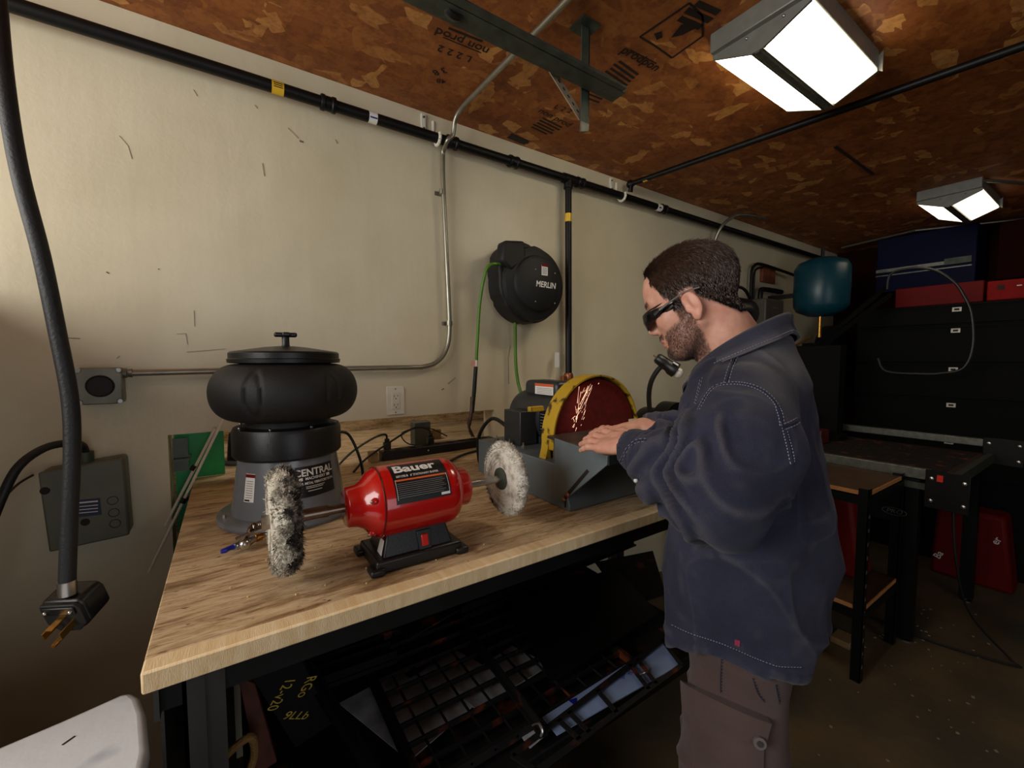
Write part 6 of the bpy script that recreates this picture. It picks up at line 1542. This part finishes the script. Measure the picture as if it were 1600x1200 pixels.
def nzn(scale, detail=5, st=(1, 1, 1)):
    mp = nt.nodes.new('ShaderNodeMapping'); mp.inputs['Scale'].default_value = st; nt.links.new(tc.outputs['Object'], mp.inputs[0])
    n_ = nt.nodes.new('ShaderNodeTexNoise'); n_.inputs['Scale'].default_value = scale; n_.inputs['Detail'].default_value = detail; nt.links.new(mp.outputs[0], n_.inputs['Vector']); return n_
r1 = nt.nodes.new('ShaderNodeValToRGB'); r1.color_ramp.elements[0].position = .3; r1.color_ramp.elements[1].position = .72
r1.color_ramp.elements[0].color = S(38, 40, 56); r1.color_ramp.elements[1].color = S(55, 57, 76); nt.links.new(nzn(9, 8).outputs['Fac'], r1.inputs[0])
r2 = nt.nodes.new('ShaderNodeValToRGB'); r2.color_ramp.elements[0].position = .35; r2.color_ramp.elements[1].position = .7
r2.color_ramp.elements[0].color = (.80, .80, .80, 1); r2.color_ramp.elements[1].color = (1.1, 1.1, 1.12, 1); nt.links.new(nzn(700, 2).outputs['Fac'], r2.inputs[0])
wr_ = nt.nodes.new('ShaderNodeVertexColor'); wr_.layer_name = 'wear'
mw = nt.nodes.new('ShaderNodeMix'); mw.data_type = 'RGBA'; nt.links.new(wr_.outputs['Color'], mw.inputs[0]); nt.links.new(r1.outputs[0], mw.inputs[6]); mw.inputs[7].default_value = S(116, 112, 110)
mm = nt.nodes.new('ShaderNodeMix'); mm.data_type = 'RGBA'; mm.blend_type = 'MULTIPLY'; mm.inputs[0].default_value = .9
nt.links.new(mw.outputs[2], mm.inputs[6]); nt.links.new(r2.outputs[0], mm.inputs[7]); nt.links.new(mm.outputs[2], b.inputs['Base Color'])
b.inputs['Roughness'].default_value = .9; b.inputs['Sheen Weight'].default_value = .08; b.inputs['Specular IOR Level'].default_value = .15
bp_ = nt.nodes.new('ShaderNodeBump'); bp_.inputs['Strength'].default_value = .35; bp_.inputs['Distance'].default_value = .001
nt.links.new(nzn(900, 2).outputs['Fac'], bp_.inputs['Height']); bp3 = nt.nodes.new('ShaderNodeBump'); bp3.inputs['Strength'].default_value = .35; bp3.inputs['Distance'].default_value = .006
nt.links.new(nzn(38, 4).outputs['Fac'], bp3.inputs['Height']); nt.links.new(bp_.outputs[0], bp3.inputs['Normal']); nt.links.new(bp3.outputs[0], b.inputs['Normal'])
jacket = mk_obj('jacket', jv, jf, DEN, person)
# wear: faded patch over the shoulder yoke, edges of cuffs and hem
w = np.exp(-(((jv[:, 0] - .05) / .05) ** 2 + ((jv[:, 2] - 1.40) / .06) ** 2)) * 1.0 * np.clip(vnoise(jv, 14, 2) * 1.4 + .1, 0, 1)
w += np.exp(-((jv[:, 2] - hem_z(jv) - .001) / .003) ** 2) * .35
for w_, u_ in ((WL, uL), (WR, uR)): w += np.exp(-(((jv - w_) @ u_ + .008) / .003) ** 2) * .5 * (np.linalg.norm(jv - w_, axis=1) < .08)
w += np.clip((vnoise(jv, 40, 8) - .72) * 2, 0, 1) * .25
js_ = smooth_verts(jv, jf, 14, .6); cvx = ((jv - js_) * jn).sum(1); w += np.clip(cvx / .0022 - .2, 0, 1) * .20
wc = np.ones((len(jv), 4), np.float32); wc[:, :3] = np.clip(w, 0, 1)[:, None]
ca = jacket.data.color_attributes.new('wear', 'FLOAT_COLOR', 'POINT'); ca.data.foreach_set('color', wc.ravel())

# seams: follow the cloth surface
bvh = BVHTree.FromPolygons([tuple(p) for p in jv], [tuple(map(int, f)) for f in jf])
def cast(x, y, tree=None):
    h = (tree or bvh).ray_cast(Vector(CL), Vector(lray(x, y))); return h
SEAM = mat('seam_ridge', S(30, 34, 54), .9, var=.2); STITCH = mat('pale_stitching', S(136, 136, 156), .9, var=.15)
def path_px(pts, step=3.0):
    out = []
    for (a, b_) in zip(pts[:-1], pts[1:]):
        n_ = max(1, int(math.hypot(b_[0] - a[0], b_[1] - a[1]) / step))
        out += [(a[0] + (b_[0] - a[0]) * k / n_, a[1] + (b_[1] - a[1]) * k / n_) for k in range(n_)]
    return out + [pts[-1]]
def smooth_px(pts, n=6):
    return [(p.x, p.y) for p in catmull([Vector((a, b_, 0)) for a, b_ in pts], n)]
def seam(pts, parent=jacket, tree=None, w=.0030, sides=(-1, 1), gap=4.0, ridge_=True, dash=True, stitch=None):
    pts = smooth_px(pts); pp = path_px(pts, 2.0); P = []; N = []
    for x, y in pp:
        h = cast(x, y, tree)
        if h[0] is None: continue
        if P and (h[0] - P[-1]).length > .03: break
        P.append(h[0]); N.append(h[1])
    if len(P) < 4: return
    for _ in range(3):
        P = [P[0]] + [(P[i - 1] + P[i] * 2 + P[i + 1]) / 4 for i in range(1, len(P) - 1)] + [P[-1]]
    if ridge_:
        lobj('seam', MB().tube([p + n_ * .0002 for p, n_ in zip(P[::2], N[::2])], w * .45, 6), SEAM, parent)
    m2 = MB(); acc = 0
    for s_ in sides:
        Q = []
        for i in range(len(P)):
            t_ = (P[min(i + 1, len(P) - 1)] - P[max(i - 1, 0)]).normalized(); sd = N[i].cross(t_).normalized(); Q.append(P[i] + sd * s_ * w + N[i] * .0009)
        i = 0
        while i < len(Q) - 2:
            m2.tube([Q[i], Q[i + 1]] if dash else [Q[i], Q[i + 2]], .0007, 5); i += 2
    lobj('stitching', m2, stitch or STITCH, parent)
seam([(1092, 640), (1113, 607), (1145, 599), (1180, 605), (1205, 622), (1218, 645), (1222, 672)], w=.004)      # armhole
seam([(1135, 598), (1142, 574), (1154, 548)], w=.004)                                                          # shoulder seam
seam([(1222, 660), (1233, 700), (1238, 726)], w=.004)
seam([(1222, 668), (1245, 658), (1262, 640), (1268, 625)], w=.004)                                             # yoke
seam([(1170, 862), (1167, 880), (1160, 920), (1152, 975), (1148, 1015)], w=.005)                               # side seam
seam([(970, 722), (978, 705), (992, 690), (1010, 688)], w=.0035)
seam([(1050, 978), (1080, 992), (1130, 1008), (1180, 1030), (1215, 1042), (1255, 1044)], w=.0022, sides=(1,))
seam([(1246, 520), (1262, 560), (1272, 600), (1278, 640)], w=.003, sides=(1,))
seam([(1096, 592), (1092, 610), (1084, 640)], w=.003)
h = cast(1152, 1008)
if h[0] is not None: lobj('bar_tack', MB().beam(h[0] + h[1] * .0015, h[0] + h[1] * .0015 + Vector((0, 0, .010)), .008, .0015, tuple(h[1])), mat('red_thread', S(140, 40, 70), .9), jacket)
# cuff placket buttons
for (x, y) in ((994, 750),):
    h = cast(x, y)
    if h[0] is not None: lobj('cuff_button', MB().ball(h[0] + h[1] * .001, .0045, 12, 8), mat('pale_snap', S(216, 214, 210), .3), jacket)
# chest pocket flap
def patch(pts, th, m_, parent, name, tree=None, nu=14, nv=8, puff=0.0):
    a, b_, c, d = [np.array(p, float) for p in pts]; top = []; idx = {}
    for i in range(nu + 1):
        for j in range(nv + 1):
            s_, t_ = i / nu, j / nv; px = (a * (1 - s_) + b_ * s_) * (1 - t_) + (d * (1 - s_) + c * s_) * t_
            h = cast(px[0], px[1], tree)
            if h[0] is None: continue
            e = min(s_, 1 - s_, t_, 1 - t_); idx[i, j] = len(top); top.append((h[0] + h[1] * (th + puff * min(1, e * 5)), h[0] - h[1] * .002))
    m2 = MB(); n_ = len(top); vs = [p[0] for p in top] + [p[1] for p in top]; fs = []; edges = {}
    for i in range(nu):
        for j in range(nv):
            ks = [(i, j), (i + 1, j), (i + 1, j + 1), (i, j + 1)]
            if all(k in idx for k in ks):
                q_ = [idx[k] for k in ks]
                if max((top[q_[x]][0] - top[q_[(x + 1) % 4]][0]).length for x in range(4)) > .06: continue
                fs.append(tuple(q_)); fs.append(tuple(k + n_ for k in q_[::-1]))
                for x in range(4): e = (q_[x], q_[(x + 1) % 4]); edges[e] = 1
    for (x, y) in list(edges):
        if (y, x) not in edges: fs.append((y, x, x + n_, y + n_))
    return lobj(name, m2.add(vs, fs), m_, parent, angle=50)

# collar: a folded band standing off the neck
def collar():
    n = 72; rows = []
    c0 = np.array([-.014, .005])
    for k in range(n + 1):
        a = math.radians(14 + (360 - 28) * k / n)              # angle from the front, going round the left side
        ca_, sa = math.cos(a), math.sin(a)
        dx = FW[:2] * ca_ + LF[:2] * sa
        back = .5 - .5 * ca_                                   # 0 front, 1 back
        r_in = .086 - .008 * back + .004 * abs(sa)
        ztop = 1.352 + .126 * back ** .8
        leaf = .044 - .006 * back; out = .012 + .028 * abs(sa) - .004 * back
        wob = .002 * math.sin(9 * a)
        def P_(r, z): return (c0[0] + dx[0] * r, c0[1] + dx[1] * r, z)
        fr = 1 - min(1, k / 5, (n - k) / 5)
        rows.append([P_(r_in - .012, ztop - .052), P_(r_in - .003, ztop - .020), P_(r_in, ztop - .003), P_(r_in + .0035, ztop + .001), P_(r_in + .008, ztop - .003), P_(r_in + out * .55 + wob, ztop - leaf * .5), P_(r_in + out + wob, ztop - leaf - .012 * fr), P_(r_in + out - .003, ztop - leaf - .002 - .012 * fr), P_(r_in + out * .5, ztop - leaf * .55), P_(r_in + .002, ztop - .012), P_(r_in - .008, ztop - .050)])
    m2 = MB(); K = len(rows[0]); vs = [p for r in rows for p in r]
    fs = [(i * K + j, (i + 1) * K + j, (i + 1) * K + (j + 1) % K, i * K + (j + 1) % K) for i in range(n) for j in range(K)] + [tuple(range(K)), tuple(n * K + j for j in range(K - 1, -1, -1))]
    o = lobj('collar', m2.add(vs, fs), DEN, jacket, angle=70)
    c_ = o.data.color_attributes.new('wear', 'FLOAT_COLOR', 'POINT'); arr = np.ones((len(vs), 4), np.float32)
    for i in range(len(vs)): arr[i, :3] = .55 if i % K in (3, 6) else .08
    c_.data.foreach_set('color', arr.ravel())
    s2 = MB()
    for k in range(0, n, 1):
        A = Vector(rows[k][6]).lerp(Vector(rows[k][5]), .30); B2 = Vector(rows[k + 1][6]).lerp(Vector(rows[k + 1][5]), .30); o_ = Vector((A.x - c0[0], A.y - c0[1], 0)).normalized() * .0014
        for q_ in (0, .5): s2.tube([A.lerp(B2, q_) + o_, A.lerp(B2, q_ + .3) + o_], .0006, 5)
    lobj('stitching', s2, STITCH, o)
collar()
# --- trousers
def trouser_sdf(P):
    q = np.stack([P @ FW, P @ LF, P[:, 2]], 1)
    d = ell(q, (0, 0, .88), (.105, .145, .15)); d = smax(d, P[:, 2] - .96, .01)
    for (hp, kn2, an), s_ in zip(LEGS, (1, -1)):
        hp, kn2, an = map(np.array, (hp, kn2, an)); d = smin(d, polycap(P, [hp + (0, .012 * s_, -.06), kn2, an + (0, 0, .03)], [.086, .090, .082], .03), .03)
    return smax(d, .085 - P[:, 2], .005)
tv, tf = surface(trouser_sdf, (-.20, -.30, .07), (.22, .32, 1.0), .0052)
tv = smooth_verts(tv, tf, 2, .5); tn = vnormals(tv, tf)
tv = tv + tn * ((vnoise(tv * np.array([1, 1, .6]), 11, 4) - .5) * .014 + (vnoise(tv, 30, 4) - .5) * .004 + .006 * (ridge(tv @ np.array([3., 2, 8.]) + (vnoise(tv, 6, 2) - .5) * 2) ** 3 - .3))[:, None]
TRO = mat('brown_cargo_cloth', S(82, 66, 62), .92, vscale=10, var=.14, bump=.25, bscale=500, sheen=.15, spec=.15)
tro = mk_obj('trousers', tv, tf, TRO, person)
tbvh = BVHTree.FromPolygons([tuple(p) for p in tv], [tuple(map(int, f)) for f in tf])
TST = mat('dark_trouser_seam', S(42, 33, 30), .9)
patch([(1080, 1086), (1192, 1132), (1190, 1212), (1086, 1212)], .006, TRO, tro, 'cargo_pocket', tbvh, puff=.006)
fp = patch([(1076, 1067), (1198, 1119), (1189, 1158), (1078, 1110)], .016, TRO, tro, 'pocket_flap', tbvh, puff=.004)
h = cast(1181, 1147, tbvh)
if h[0] is not None:
    lobj('flap_button', MB().tube([h[0] + h[1] * .018, h[0] + h[1] * .023], .010, 20), mat('grey_horn_button', S(104, 96, 92), .4), tro)
    lobj('button_centre', MB().tube([h[0] + h[1] * .022, h[0] + h[1] * .0245], .005, 16), mat('dark_horn', S(60, 54, 52), .4), tro)
seam([(1128, 1020), (1126, 1060), (1126, 1085)], tro, tbvh, w=.002, sides=(1,), stitch=TST)
seam([(1140, 1168), (1139, 1200)], tro, tbvh, w=.002, sides=(1,), stitch=TST)
seam([(1176, 1060), (1185, 1085), (1196, 1098)], tro, tbvh, w=.002, sides=(1,), stitch=TST)
seam([(1212, 1070), (1218, 1100)], tro, tbvh, w=.002, sides=(1,), stitch=TST)
# --- shoes
SHOE = mat('dark_leather', S(34, 30, 28), .5, var=.2); SOLE = mat('rubber_sole', S(24, 24, 24), .8)
for (hp, kn2, an) in LEGS:
    an = np.array(an); fwd = FW
    def shoe_sdf(P, an=an):
        d = capsule(P, (an[0], an[1], .055) + FW * -.03, np.array((an[0], an[1], .042)) + FW * .16, .045, .036)
        d = smin(d, capsule(P, (an[0], an[1], .05), (an[0], an[1], .13), .048, .045), .03); return smax(d, .022 - P[:, 2], .004)
    c = np.array((an[0], an[1], .07)) + FW * .06
    v_, f_ = surface(shoe_sdf, c - (.2, .2, .08), c + (.2, .2, .12), .006); s_ = mk_obj('shoe', v_, f_, SHOE, person)
    m2 = MB(); a0_ = np.array((an[0], an[1])) - FW[:2] * .03; b0_ = np.array((an[0], an[1])) + FW[:2] * .165; nrm = np.array((-FW[1], FW[0]))
    pl_ = [a0_ + nrm * .045 * math.sin(t_) - FW[:2] * .045 * math.cos(t_) for t_ in np.linspace(-math.pi / 2, math.pi / 2, 9)][::1] + [b0_ + nrm * .042 * math.sin(t_) + FW[:2] * .042 * math.cos(t_) for t_ in np.linspace(math.pi / 2, -math.pi / 2, 9)]
    lobj('sole', m2.prism([tuple(p) for p in pl_], 0, .026, 'Z'), SOLE, s_)
